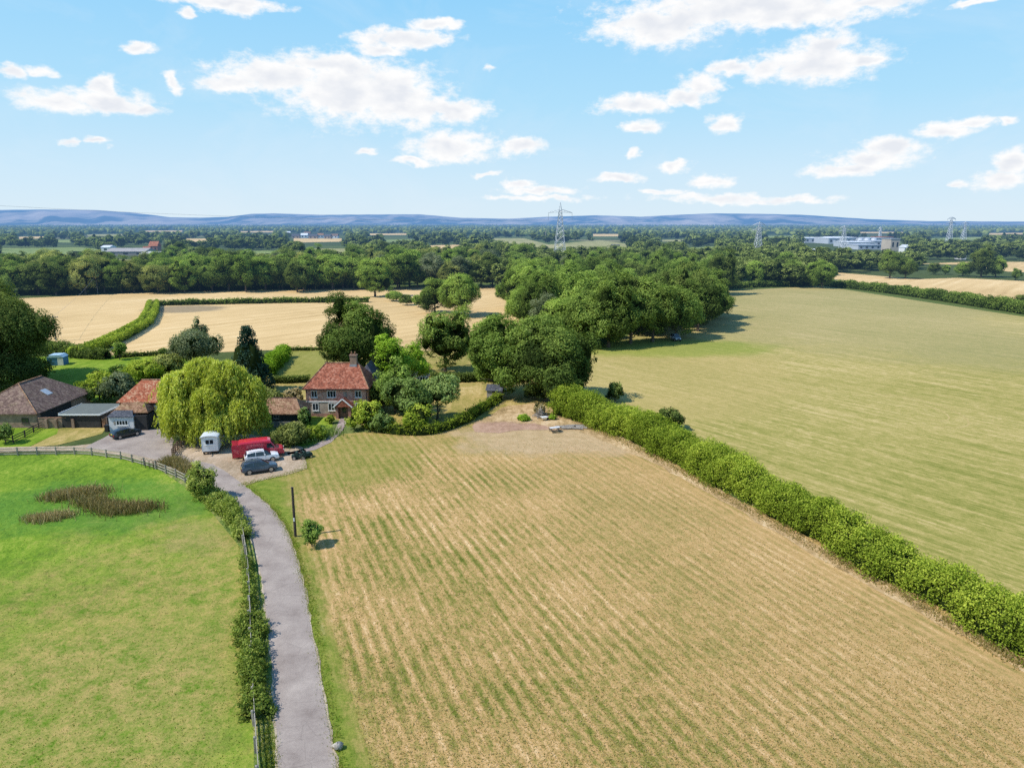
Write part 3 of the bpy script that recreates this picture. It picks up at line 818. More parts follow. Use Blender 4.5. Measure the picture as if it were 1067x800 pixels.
near_tree('garden_tree', 412, 430, 383, 36, 'mid', 'loose mid green garden tree between the farmhouse and the summerhouse', seed=71, low=.05, core=.45, puff=.14)
near_tree('shrub', 436, 449, 424, 30, 'hedge', 'bright bushy shrub behind the clipped curving hedge', 'shrub', seed=72, low=.0)
near_tree('shrub', 303, 463, 444, 34, 'olive', 'dark rough shrub right behind the red van', 'shrub', seed=73, low=.0, leaf=.22)
near_tree('shrub', 328, 457, 445, 22, 'hedge', 'low bright shrub between the tiled outbuilding and the brick path', 'shrub', seed=74, low=.0, leaf=.22)
near_tree('yew_tree', 399, 428, 398, 28, 'dark', 'dark small tree against the right end of the farmhouse', seed=19, low=.02)
near_tree('broadleaf_tree', 523, 412, 336, 74, 'mid', 'tall mid green tree touching the dark oak at the garden corner', seed=20, npuff=230, dense=1.3, low=.03, puff=.10)
near_tree('oak_tree', 568, 418, 339, 92, 'oak', 'broad dark oak at the garden corner beside the long hedge', seed=21, npuff=260, dense=1.35, low=.03, puff=.095)
near_tree('olive_tree', 208, 385, 345, 46, 'grey', 'grey green loose tree behind the weeping willow', seed=22, core=.5, low=.1)
near_tree('poplar_tree', 209, 380, 332, 16, 'grey', 'thin grey topped tree rising behind the grey green loose tree', seed=23, core=.4, low=.3, npuff=50, puff=.25)
near_tree('broadleaf_tree', 391, 309, 271, 31, 'mid', 'tall loose tree standing where the dark woodland belt meets the stubble', seed=24)
near_tree('oak_tree', 453, 326, 292, 31, 'oak', 'dark rounded oak at the left of the clump in the stubble', seed=25, low=.04)
near_tree('oak_tree', 478, 329, 289, 40, 'mid', 'wider green oak at the right of the clump in the stubble', seed=26, low=.04)
near_tree('field_tree', 410, 314, 304, 16, 'mid', 'small bush tree in the field boundary, left of three', 'shrub', seed=27)
near_tree('field_tree', 424, 318, 308, 13, 'dark', 'small dark bush in the field boundary, middle of three', 'shrub', seed=28)
near_tree('field_tree', 436, 320, 308, 12, 'mid', 'small bush in the field boundary nearest the oak clump', 'shrub', seed=29)
near_tree('young_tree', 125, 375, 357, 13, 'mid', 'young pointed tree on the far paddock lawn by the stubble', seed=30, low=.15)
near_tree('young_tree', 123, 394, 381, 15, 'mid', 'small round tree in the middle of the green back lawn', seed=31, low=.1)
near_tree('shrub', 171, 371, 363, 9, 'dark', 'small dark bush on the stubble rim behind the back lawn', 'shrub', seed=32)
near_tree('shrub', 104, 417, 390, 38, 'hedge', 'yellow green shrub behind the flat roofed shed', 'shrub', seed=33, low=.02)
near_tree('shrub', 124, 419, 391, 40, 'grey', 'blue grey shrub left of the red roofed cottage', 'shrub', seed=34, low=.02)
near_tree('shrub', 152, 396, 378, 36, 'hedge', 'bright shrub behind the ridge of the red roofed cottage', 'shrub', seed=35, low=.02)
near_tree('shrub', 176, 391, 371, 34, 'olive', 'olive shrub between the back lawn and the willow', 'shrub', seed=36, low=.02)
near_tree('shrub', 88, 421, 404, 26, 'dark', 'dark bush against the right end of the hipped barn', 'shrub', seed=37, low=.02)
near_tree('shrub', 210, 519, 486, 28, 'bramble', 'loose thorn bush where the paddock fence reaches the drive', 'shrub', seed=38, low=.02, leaf=.2, core=.45, puff=.13)
near_tree('shrub', 325, 569, 545, 21, 'mid', 'small lone shrub on the grass beside the dark post', 'shrub', seed=39, low=.04, leaf=.16, core=.5, puff=.13)
near_tree('young_tree', 6, 462, 443, 17, 'apple', 'small orchard tree on the lawn before the hipped barn', seed=40, low=.2, leaf=.2, core=.3)
near_tree('small_tree', 641, 418, 399, 17, 'dark', 'dark little tree above the far part of the long hedge', 'tree', seed=41, low=.05)
near_tree('small_tree', 699, 447, 427, 23, 'dark', 'dark round tree above the long hedge, nearer to the camera than its twin', 'tree', seed=42, low=.05)
near_tree('shrub', 344, 441, 433, 9, 'hedge', 'small clipped bush left of the farmhouse porch', 'shrub', seed=43, low=.0, leaf=.2)
near_tree('shrub', 318, 446, 426, 12, 'apple', 'pale shrub at the left corner of the farmhouse', 'shrub', seed=44, low=.0)
near_tree('shrub', 305, 420, 407, 18, 'rush', 'brownish dry shrub behind the small tiled outbuilding', 'shrub', seed=45, low=.0)
near_tree('shrub', 398, 449, 431, 26, 'apple', 'pale green bush in front of the dark garden tree', 'shrub', seed=46, low=.0)
near_tree('shrub', 560, 415, 400, 24, 'dark', 'dark low growth under the broad garden corner oak', 'shrub', seed=47, low=.0)
near_tree('shrub', 270, 432, 402, 40, 'olive', 'dull green growth between the willow and the tiled outbuilding', 'shrub', seed=48, low=.0)
near_tree('shrub', 545, 438, 433, 13, 'lime', 'flat yellow green plant on the bare soil', 'shrub', seed=49, low=.0, leaf=.15, trunk=False, h=.9)
near_tree('shrub', 576, 437, 432, 8, 'lime', 'small yellow green plant by the end of the long hedge', 'shrub', seed=50, low=.0, leaf=.15, trunk=False, h=.8)
near_tree('shrub', 562, 432, 422, 12, 'rush', 'dry brown bush by the garden bonfire heap', 'shrub', seed=51, low=.0, leaf=.2, h=1.8)

# --- conifers
def conifer(px, base, top, wpx, label, seed, group=None):
    X, Y, _ = P(px, base); w = wpx*depth(X, Y)/FPX; h = height_at(Y, top)
    r = np.random.default_rng(seed)
    puffs = []; tn = []
    nz = 20
    for i in range(nz):
        z = h*(0.05 + 0.93*i/nz); rr = (w/2)*(1-(i/nz))**0.8*r.uniform(.82, 1.08)
        nb = max(3, int(15*(1-i/nz)))
        for k in range(nb):
            a = 2*np.pi*k/nb + r.uniform(-.3, .3); q = rr*r.uniform(.72, 1.05)
            puffs.append((math.cos(a)*q, math.sin(a)*q, z - .05*h*r.uniform(0, 1), max(.25, w*.085*r.uniform(.7, 1.2)))); tn.append(.4 + r.uniform(-.2, .25))
            puffs.append((math.cos(a)*q*.6, math.sin(a)*q*.6, z, max(.3, w*.09))); tn.append(.2)
    puffs = np.array(puffs)
    lv, lt_ = leaves_on(puffs, np.array(tn), 90, .3, outward=np.array([0, 0, h*.3]), droop=1, aspect=1.4, r=r)
    cv, cq = ico_core((0, 0, h*.36), w*.3, w*.3, h*.36, r)
    root = empty('conifer_tree', (X, Y, 0), 0, label, 'tree', group)
    link('crown', mesh_from(combine([(lv, quads_of(len(lv)), lt_, 0), (cv, cq, 0.0, 1)]), 'crown', (FM['conifer'], core_m)), root)
    m = MB(); m.tube([(0,0,-.1),(0,0,h*.5),(0,0,h*.96)], [h*.022,h*.014,.03], 7); m.build('trunk', bark, root)
conifer(262, 408, 338, 48, 'tall dark blue green conifer behind the willow', 61)
conifer(512, 384, 325, 24, 'dark conifer tip showing above the trees at the garden corner', 62)

# --- weeping willow
def willow():
    X, Y, _ = P(226, 458); dd = depth(X, Y); s = dd/FPX
    root = empty('weeping_willow', (X, Y, 0), 0, 'huge yellow green weeping willow between the forecourt and the white hut', 'tree')
    r = np.random.default_rng(77)
    H = height_at(Y-1, 375)
    heads = [(-4.4, -.3, H*.86, 2.9), (-1.6, 1.2, H*1.0, 2.8), (2.0, .2, H*.98, 3.1), (4.6, .4, H*.80, 2.7), (-6.0, .2, H*.60, 1.8), (.6, -2.4, H*.72, 2.4), (-3.6, -2.4, H*.58, 2.2), (4.6, -1.8, H*.56, 2.2),
             (-5.4, -1.4, H*.42, 1.6), (2.2, -3.2, H*.44, 2.0), (6.2, -.4, H*.5, 1.7), (-.8, -3.2, H*.38, 1.6)]
    P_, T_ = [], []
    for (hx, hy, hz, hr) in heads:
        d = unit(170, r); d[:, 2] = np.abs(d[:, 2])*1.0 - .12
        lt = r.uniform(-.12, .12)
        for v in d:
            c = np.array([hx, hy, hz-hr*.75]) + v*hr*np.array([1.0, 1.0, .8])*r.uniform(.86, 1.02)
            if c[2] > H*1.01: continue
            drop = r.uniform(.8, 2.6) + max(0, (1-max(v[2], 0)))*r.uniform(.5, 2.6)
            n = int(drop/.42)+1
            sway = r.normal(size=2)*.08
            tt = .5 + lt + v[2]*.1 + r.uniform(-.16, .2)
            for j in range(n):
                z = c[2] - j*.42
                if z < .5: break
                P_.append((c[0] + v[0]*.25*min(j, 3)*.4 + sway[0]*j, c[1] + v[1]*.25*min(j, 3)*.4 + sway[1]*j, z, .36*(1-.35*j/max(1, n)))); T_.append(tt - .03*j)
    puffs = np.array(P_)
    lv, lt_ = leaves_on(puffs, np.array(T_), 75, .24, jit=.75, droop=1, aspect=2.2, r=r)
    parts = [(lv, quads_of(len(lv)), lt_, 0)]
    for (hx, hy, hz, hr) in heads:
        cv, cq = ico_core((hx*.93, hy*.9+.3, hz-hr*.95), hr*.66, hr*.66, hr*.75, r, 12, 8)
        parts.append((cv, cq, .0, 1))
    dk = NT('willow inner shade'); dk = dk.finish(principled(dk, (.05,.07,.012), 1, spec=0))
    link('crown', mesh_from(combine(parts), 'crown', (FM['willow'], dk)), root)
    m = trunk_mesh(H, 12, 8, limbs=8, r0=.5, up=.7); m.build('trunk', bark, root)
willow()

# --- hedges
def hedge(name, path, h, w, kind, label, leaf=.25, seed=1, clipped=False, per=80, puff=None, spacing=.55, cat='hedge', core=True, amp=.18):
    """path: list of ground points; h, w: (start, end) or number"""
    r = np.random.default_rng(seed)
    pts = [Vector(p[:2]) for p in path]
    seg = [(pts[i+1]-pts[i]).length for i in range(len(pts)-1)]; tot = sum(seg)
    hw = h if isinstance(h, tuple) else (h, h); ww = w if isinstance(w, tuple) else (w, w)
    def at(s):
        k = 0
        while k < len(seg)-1 and s > seg[k]: s -= seg[k]; k += 1
        q = pts[k].lerp(pts[k+1], min(1, s/seg[k])); d = (pts[k+1]-pts[k]).normalized()
        return q, Vector((-d.y, d.x))
    f1, f2, f3 = r.uniform(0, 6, 3)
    P_, T_ = [], []
    core_rings = []
    n = int(tot/spacing)
    O = Vector(pts[0])
    for i in range(n+1):
        s = tot*i/max(1, n); q, nr = at(s); tt = s/tot
        hh = (hw[0]*(1-tt) + hw[1]*tt)*(1 + (0 if clipped else amp)*(math.sin(s*.35+f1)*.5 + math.sin(s*.9+f2)*.35 + math.sin(s*2.1+f3)*.25))
        wd = (ww[0]*(1-tt) + ww[1]*tt)*(1 + (0 if clipped else amp)*(math.sin(s*.5+f2)*.5 + math.sin(s*1.3+f1)*.4))
        pr = puff or max(.22, min(.8, min(hh, wd)*.2))
        peri = hh*2 + wd; m = max(5, int(peri/(pr*1.15)))
        for k in range(m):
            a = math.pi*(k + r.uniform(0, 1))/m
            e = .35 if clipped else .7
            cx = math.copysign(abs(math.cos(a))**e, math.cos(a)); cz = math.sin(a)**e
            o = q + nr*(cx*(wd/2-pr*.5)) 
            j = 0 if clipped else .22
            P_.append((o.x-O.x + r.normal()*j, o.y-O.y + r.normal()*j, max(pr*.4, cz*(hh-pr*.6) + r.normal()*j), pr*r.uniform(.75, 1.25)))
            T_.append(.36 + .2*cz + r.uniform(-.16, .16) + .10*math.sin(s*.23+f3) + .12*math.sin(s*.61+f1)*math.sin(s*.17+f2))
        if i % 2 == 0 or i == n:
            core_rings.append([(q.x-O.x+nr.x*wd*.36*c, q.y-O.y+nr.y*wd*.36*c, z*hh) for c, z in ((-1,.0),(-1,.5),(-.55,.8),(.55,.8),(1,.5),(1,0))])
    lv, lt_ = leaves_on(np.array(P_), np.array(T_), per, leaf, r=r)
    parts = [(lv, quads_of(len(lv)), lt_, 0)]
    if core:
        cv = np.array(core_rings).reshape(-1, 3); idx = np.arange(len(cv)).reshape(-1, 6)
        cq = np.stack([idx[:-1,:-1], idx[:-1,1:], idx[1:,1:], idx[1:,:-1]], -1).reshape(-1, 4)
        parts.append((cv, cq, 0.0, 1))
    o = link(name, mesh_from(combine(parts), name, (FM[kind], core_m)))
    o.location = (O.x, O.y, 0)
    return tag(o, label, cat)

long_base = [(574,432),(600,441),(640,455),(700,484),(760,518),(820,552),(859,575),(892,596),(940,617),(982,642),(1024,668),(1070,691),(1130,725),(1190,760)]
lb = PX(long_base)
lc_ = []
for i, p in enumerate(lb):
    tt = i/(len(lb)-1); off = 3.0*(1-tt) + 2.0*tt
    a = Vector(lb[max(0, i-1)][:2]); b = Vector(lb[min(len(lb)-1, i+1)][:2]); d = (b-a).normalized()
    nr = Vector((-d.y, d.x))
    if nr.y < 0: nr = -nr
    q = Vector(p[:2]) + nr*off; lc_.append((q.x, q.y, 0))
hedge('hedge', lc_, (4.2, 2.9), (6.0, 3.9), 'hedge', 'long bushy bright green hedge running from the garden corner to the right edge', leaf=.18, seed=3, per=200, puff=.55, spacing=.5, amp=.24)
hedge('hedge', PX([(384,446),(412,452),(440,453),(462,449),(485,440),(505,427),(520,417)]), 1.6, 1.7, 'hedge', 'clipped green hedge curving round the orchard garden', leaf=.18, seed=4, clipped=False, amp=.12, per=130)
hedge('hedge', PX([(80,373),(108,363),(132,351),(152,339),(158,328),(160,319)]), 2.6, (4.2, 4.2), 'hedge', 'thick bright hedge curving between the two stubble fields', leaf=.35, seed=5, clipped=True, per=60, spacing=.9)
hedge('hedge', PX([(163,318.5),(230,317),(300,315.5),(384,315)]), 2.2, 2.6, 'oak', 'thin straight dark hedge across the stubble towards the lone tree', leaf=.4, seed=6, per=50, spacing=1.0)
hedge('hedge', PX([(40,366),(70,370),(90,373),(112,374)]), (3.2,2.4), 3.5, 'dark', 'dark scrub hedge at the foot of the wooden power pole', leaf=.3, seed=7, spacing=.7)
hedge('hedge', PX([(120,373),(150,371),(180,370)]), 1.2, 1.4, 'olive', 'low rough hedge between the back lawn and the stubble', leaf=.3, seed=8, per=60)
hedge('hedge', PX([(276,392),(286,382),(296,372)]), 3.0, 3.4, 'lime', 'short bright yellow green hedge right of the conifer', leaf=.3, seed=9)
hedge('hedge', PX([(284,399),(300,399),(322,398)]), 1.5, 1.8, 'dark', 'dark clipped hedge behind the tiled outbuilding', leaf=.25, seed=10, clipped=True)
hedge('hedge', PX([(300,365.5),(330,365),(345,364.5)]), .9, 1.2, 'olive', 'thin low hedge at the far side of the olive pasture', leaf=.3, seed=11, per=60)
hedge('hedge', PX([(450,397),(475,398),(500,397),(520,398)]), 1.9, 2.2, 'dark', 'dark hedge behind the orchard grass right of the summerhouse', leaf=.25, seed=12, clipped=True)
hedge('hedge', PX([(750,301),(800,299),(857,297.5),(900,302),(946,308),(1000,316),(1050,324),(1110,333)]), (3.0,4.6), (3.5,6), 'oak', 'long dark hedge between the dry grass meadow and the right hand stubble', leaf=.45, seed=13, per=45, spacing=1.2)
hedge('hedge', PX([(20,307),(150,303.5),(280,301),(380,299)]), 2.5, 3, 'dark', 'dark hedge line at the foot of the left woodland belt', leaf=.5, seed=14, per=40, spacing=1.6)
hedge('bramble_hedge', PX([(206,513),(222,522),(236,533),(247,548),(254,562)]), (1.4, 1.2), (2.4, 1.3), 'bramble', 'bramble thicket along the fence at the bend of the drive', leaf=.18, seed=15, per=260, spacing=.35, puff=.35, amp=.35)
hedge('bramble_hedge', PX([(257.5,590),(259,612),(261,636)]), .9, .7, 'bramble', 'thin trailing brambles climbing the fence beside the drive', leaf=.16, seed=16, per=330, spacing=.35, puff=.24, core=False, amp=.5)
hedge('bramble_hedge', PX([(261,650),(262,680),(264,715),(266,748)]), (1.1,1.0), (1.7,1.3), 'bramble', 'dense green bramble hedge on the fence nearest the camera', leaf=.17, seed=17, per=400, spacing=.25, puff=.3, amp=.3)
hedge('hedge', PX([(438,452),(432,450),(400,451)]), .8, 1.0, 'dark', 'low shaded planting under the fruit trees', leaf=.2, seed=18)
hedge('hedge', PX([(540,320),(528,312),(520,306)]), 2.0, 2.5, 'mid', 'short hedge left of the central wood by the stubble', leaf=.4, seed=19, per=50)

# --- rushes, tall grass
def tufts(name, area, n, h, kind, label, cat, seed, blade=.05, spread=.35, kindprop=None):
    """area: function returning x,y ; each tuft is a fan of blades"""
    r = np.random.default_rng(seed)
    pts = np.array([area(r) for _ in range(n)])
    O = pts.mean(0); pts = pts - O
    hh = h*r.uniform(.55, 1.2, n); d = r.normal(size=(n, 2))*spread
    a = r.uniform(0, 6.28, n); s = blade*r.uniform(.7, 1.4, n)
    sx, sy = np.cos(a)*s, np.sin(a)*s
    z0 = np.zeros(n)
    b0 = np.column_stack([pts[:,0]-sx, pts[:,1]-sy, z0]); b1 = np.column_stack([pts[:,0]+sx, pts[:,1]+sy, z0])
    t1 = np.column_stack([pts[:,0]+d[:,0]*hh+sx*.3, pts[:,1]+d[:,1]*hh+sy*.3, hh]); t0 = np.column_stack([pts[:,0]+d[:,0]*hh-sx*.3, pts[:,1]+d[:,1]*hh-sy*.3, hh])
    v = np.stack([b0, b1, t1, t0], 1).reshape(-1, 3)
    base = r.uniform(.1, .8, n)
    tn = np.stack([base-.25, base-.25, base+.2, base+.2], 1).ravel()
    o = link(name, np_mesh(name, v, quads_of(len(v)), tn, None, (FM[kind],)))
    o.location = (O[0], O[1], 0)
    tag(o, label, cat if not kindprop else None, kind=kindprop)
    return o
def along(pl, w):
    pp = [P(*q) for q in pl]
    def f(r):
        k = r.integers(0, len(pp)-1); t_ = r.uniform(); a, b = pp[k], pp[k+1]
        return (a[0]*(1-t_)+b[0]*t_ + r.normal()*w, a[1]*(1-t_)+b[1]*t_ + r.normal()*w*.8)
    return f
tufts('rush_clump', along([(56,520),(75,516),(104,513)], .95), 2600, .8, 'rush', 'brown rush clump farthest left at the back of the paddock', 'rushes', 21, .035)
tufts('rush_clump', along([(90,522),(105,528),(122,533),(128,531),(157,530)], 1.0), 4200, .8, 'rush', 'long brown rush clump in the middle of the paddock', 'rushes', 22, .035)
tufts('rush_clump', along([(34,541),(50,541),(70,537)], .7), 1700, .6, 'rush', 'small brown rush clump nearest the camera in the paddock', 'rushes', 23, .035)
tufts('tall_grass', along([(286,462),(300,460),(320,455),(338,452)], 1.5), 5000, .8, 'apple', 'tall green grass growing behind the red van', None, 24, .05, kindprop='stuff')
tufts('dry_grass', along([(172,486),(180,480),(190,488),(200,494)], .7), 2500, .8, 'rush', 'dry grass at the corner of the forecourt', None, 25, .03, kindprop='stuff')
def inside(poly):
    xs = [p[0] for p in poly]; ys = [p[1] for p in poly]
    def ip(x, y):
        c = False; j = len(poly)-1
        for i in range(len(poly)):
            xi, yi = poly[i]; xj, yj = poly[j]
            if (yi > y) != (yj > y) and x < (xj-xi)*(y-yi)/(yj-yi) + xi: c = not c
            j = i
        return c
    def f(r):
        while True:
            x = r.uniform(min(xs), max(xs)); y = r.uniform(min(ys), max(ys))
            if ip(x, y): q = P(x, y); return (q[0], q[1])
    return f
FM['straw'] = foliage('cut straw stalks', (.24,.21,.06), (.52,.39,.19), (.85,.66,.42), .5)
FM['grass'] = foliage('paddock grass blades', (.10,.14,.02), (.24,.28,.04), (.52,.44,.17), .45)
tufts('cut_straw', inside([(360,500),(560,455),(640,470),(760,545),(940,650),(1067,720),(1067,830),(395,830),(345,650)]), 60000, .11, 'straw', 'cut straw and stalks lying on the mown meadow', None, 31, .035, spread=.8, kindprop='stuff')
tufts('paddock_grass', inside([(0,500),(60,550),(170,545),(235,560),(248,640),(256,830),(0,830)]), 7000, .10, 'grass', 'grass tufts of the paddock', None, 32, .03, spread=.5, kindprop='stuff')
tufts('verge_grass', along([(255,503),(285,530),(297,548),(306,566),(313,590),(320,612),(326,640),(339,712),(354,800),(360,840)], .3), 5500, .16, 'grass', 'grass creeping over the right edge of the drive', None, 33, .025, kindprop='stuff')
tufts('verge_grass', along([(250,506),(268,501),(300,494),(318,488),(322,474)], .35), 1500, .16, 'grass', 'grass at the rim of the gravel yard', None, 34, .025, kindprop='stuff')
tufts('verge_grass', along([(253,560),(262,600),(268,640),(272,700),(277,760),(281,800),(284,840)], .3), 4500, .22, 'grass', 'rough grass between fence and drive', None, 26, .025, kindprop='stuff')
tufts('hedge_bottom_grass', along([(604,441),(640,456),(700,486),(760,520),(859,577),(940,619),(1024,670),(1070,695)], .5), 4500, .3, 'straw', 'rough grass at the foot of the long hedge', None, 27, .04, kindprop='stuff')
# ------------------------------------------------------------------ woods
def template(seed, h, w, leaf, per, npuff, puff=.13, core=.62, low=.1, lobes=8):
    return crown_arrays(h, w, seed, base=low, leaf=leaf, per=per, npuff=npuff, puff=puff, core=core, lobes=lobes)
NEAR_T = []
for i, (h, w) in enumerate(((16,14),(18,13.5),(14,14.5),(17,12.5),(15,12))):
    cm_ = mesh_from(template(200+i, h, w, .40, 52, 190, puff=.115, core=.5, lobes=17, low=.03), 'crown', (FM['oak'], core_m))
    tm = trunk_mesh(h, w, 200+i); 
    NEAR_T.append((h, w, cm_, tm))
TRUNKS = []
for h, w, cm_, tm in NEAR_T:
    me = bpy.data.meshes.new('trunk'); me.from_pydata(tm.v, [], tm.f); me.materials.append(bark); TRUNKS.append(me)
MID_T = []
for i, (h, w) in enumerate(((15,13),(17,12),(13,13),(16,10),(14,15))):
    MID_T.append((h, w, mesh_from(template(220+i, h, w, .8, 17, 80, puff=.14), 'crown', (FM['oak'], core_m))))

def inpoly(x, y, pl):
    c = False; j = len(pl)-1
    for i in range(len(pl)):
        xi, yi = pl[i]; xj, yj = pl[j]
        if (yi > y) != (yj > y) and x < (xj-xi)*(y-yi)/(yj-yi) + xi: c = not c
        j = i
    return c
CLEAR = [pl for _, pl in FAR] + [
    [(120,257),(172,257),(172,270),(120,270)],            # farm yard
    [(836,249),(938,249),(938,265),(836,260)],            # works
    [(303,243),(358,243),(358,252),(303,252)],            # hamlet
]
def clear_of(px, b, hpx, wpx):
    for pl in CLEAR:
        for fy in (0.05, .35, .65, .85):
            for fx in (-.3, 0, .3):
                if inpoly(px+fx*wpx, b-fy*hpx, pl): return False
    return True
kinds = ['oak','oak','dark','mid','mid','olive','grey']
def wood_object(px, base, scale, tpl, kind, label, group, trunk=True, name='woodland_tree', rz=None):
    X, Y, _ = P(px, base)
    h, w, cm_ = tpl[0], tpl[1], tpl[2]
    root = empty(name, (X, Y, 0), rnd.uniform(0, 6.28) if rz is None else rz, label, 'tree', group)
    sz = scale*rnd.uniform(.92, 1.08); root.scale = (scale, scale, sz)
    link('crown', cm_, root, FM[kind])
    if trunk:
        k = [t_[2] for t_ in NEAR_T].index(cm_)
        link('trunk', TRUNKS[k], root, bark)
    return root

# central wood: outline measured on the ground, each tree placed one by one
wood = [(548,338),(575,352),(605,362),(640,362),(690,354),(728,346),(752,330),(760,304),(735,292),(690,285),(620,283),(565,290),(530,300),(528,320)]
front = [(551,341,0.86,'mid'),(570,352,0.79,'grey'),(590,358,0.84,'mid'),(612,362,0.86,'oak'),(634,362,0.88,'oak'),(657,358,0.91,'oak'),(680,356,0.93,'oak'),(704,352,0.93,'oak'),(727,345,0.91,'oak'),(741,333,0.84,'oak'),
         (536,322,0.88,'mid'),(546,308,0.98,'mid'),(583,338,0.98,'mid'),(608,345,1.02,'mid'),(640,345,1.02,'oak'),(668,342,1.00,'oak'),(700,338,1.00,'oak'),(722,328,0.93,'oak')]
placed = []
for (px, b, s, k) in front:
    X, Y, _ = P(px, b); placed.append((X, Y)); 
    wood_object(px, b, s, NEAR_T[rnd.randrange(5)], k, 'full green tree packed into the central wood above the dry meadow', 'trees of the central wood')
tries = 0
while tries < 900 and len(placed) < 95:
    tries += 1
    x0 = rnd.uniform(525, 762); y0 = rnd.uniform(283, 362)
    if not inpoly(x0, y0, wood): continue
    X, Y, _ = P(x0, y0)
    if any((X-a)**2 + (Y-b_)**2 < 7.2**2 for a, b_ in placed): continue
    placed.append((X, Y))
    wood_object(x0, y0, rnd.uniform(.8, .98), NEAR_T[rnd.randrange(5)], rnd.choice(['oak','mid','oak','mid','grey'] if x0 < 620 else ['oak','oak','mid','dark']),
                'full green tree packed into the central wood above the dry meadow', 'trees of the central wood')

# scattered single trees at the right, one by one
for (px, b, s, k, lab) in [
    (927,290,.95,'oak','left tree of the dark pair standing out in the right hand stubble'),
    (943,290.5,.72,'oak','right smaller tree of the dark pair standing out in the right hand stubble'),
    (1003,288,.62,'mid','lowest tree left of the broad clump between the right stubbles'),
    (1022,289,.95,'dark','broad dark tree in the middle of the clump between the right stubbles'),
    (1037,289,.8,'oak','tree at the right end of the clump between the right stubbles'),
    (1058,292,.4,'mid','small bushy tree at the right edge above the stubble'),
    (1066,323,.4,'dark','small dark bush in the long dark hedge at the right edge'),
    (972,286,.45,'dark','small tree left of the broad clump, nearest the dark pair'),
    (985,286,.4,'mid','small pale tree between the dark pair and the broad clump'),
    (189,276,.98,'dark','large rounded dark tree right of the distant farm sheds'),
    (178,278,.85,'oak','rounded tree touching the large dark tree beyond the left belt')]:
    wood_object(px, b, s, NEAR_T[rnd.randrange(5)], k, lab, None, name='field_oak')

# everything else: rows across the land, far to near; the 205 largest stand as trees of their own, the rest as woodland
cand = []
def row_of(y, x0, x1, hmin, hmax, dens, zone):
    D = P(533, y)[1]; pm = FPX/(D*1.02)
    x = x0 + rnd.uniform(0, 6)
    while x < x1:
        w_m = rnd.uniform(9, 15); step = max(2.2, w_m*pm*dens)
        xx = x + rnd.uniform(-.3, .3)*step; yy = y + rnd.uniform(-.35, .35)*max(.5, (y-231.3)*.07)
        hm = rnd.uniform(hmin, hmax)
        if clear_of(xx, yy, hm*pm, w_m*pm): cand.append((xx, yy, hm, w_m, zone))
        x += step
# left belt
for y, a, b in ((306.5,-60,100),(304.8,-60,200),(303,60,330),(302,180,395),(301,330,420),(300,-60,530),(297,-60,540),(293,-60,545),(289,-60,560),(285,100,560),(281,150,560),(277,250,560),(273,350,560)):
    row_of(y, a, b, 11, 16.5, .62, 'left')
for y, a, b in ((299.5,755,862),(296,740,868),(292,720,858),(288,545,858),(284,545,862),(280,545,955),(276.5,545,950),(273,560,950),(270,560,960)):
    row_of(y, a, b, 10, 15 if y < 290 else 13, .62, 'middle')
y = 283.0
for y, a, b in ((283,858,920),(280,860,965),(277,860,955)): row_of(y, a, b, 8, 12, .6, 'right')
y = 271.0
while y > 234.4:
    for a, b in ((-80, 1150),):
        row_of(y, a, b, 8, 14, .62 if y > 250 else .8, 'far')
    y -= max(.55, (y-231.3)*.095)
# keep open ground where the picture has it (fields handled by clear_of), thin the far rows
cand = [c for c in cand if not (c[4] == 'far' and rnd.random() < (.12 if c[1] > 255 else .25))]
cand = [c for c in cand if not (c[0] > 958 and 272 < c[1] < 300 and c[4] != 'right')]
def big(c): return c[2]*FPX/(P(533, c[1])[1])
cand.sort(key=big, reverse=True)
LBL = {'left': ('tall tree of the dark woodland belt across the left, behind the stubble', 'trees of the left woodland belt'),
       'middle': ('tree of the green woodland between the central wood and the pylons', 'trees of the woodland behind the central wood'),
       'right': ('tree of the woodland edge above the right hand stubble', 'trees above the right stubble'),
       'far': ('tree among the distant woods below the horizon', 'trees of the distant woods')}
NI = 175
for i, c in enumerate(cand[:NI]):
    xx, yy, hm, wm_, zone = c
    tpl = NEAR_T[rnd.randrange(5)]
    lab, grp = LBL[zone]
    k = rnd.choice(['oak','mid','dark','olive','grey','oak','mid'])
    if zone == 'left' and xx < 170 and yy > 301: k = rnd.choice(['dark','oak','oak','olive'])
    wood_object(xx, yy, hm/tpl[0], tpl, k, lab, grp)

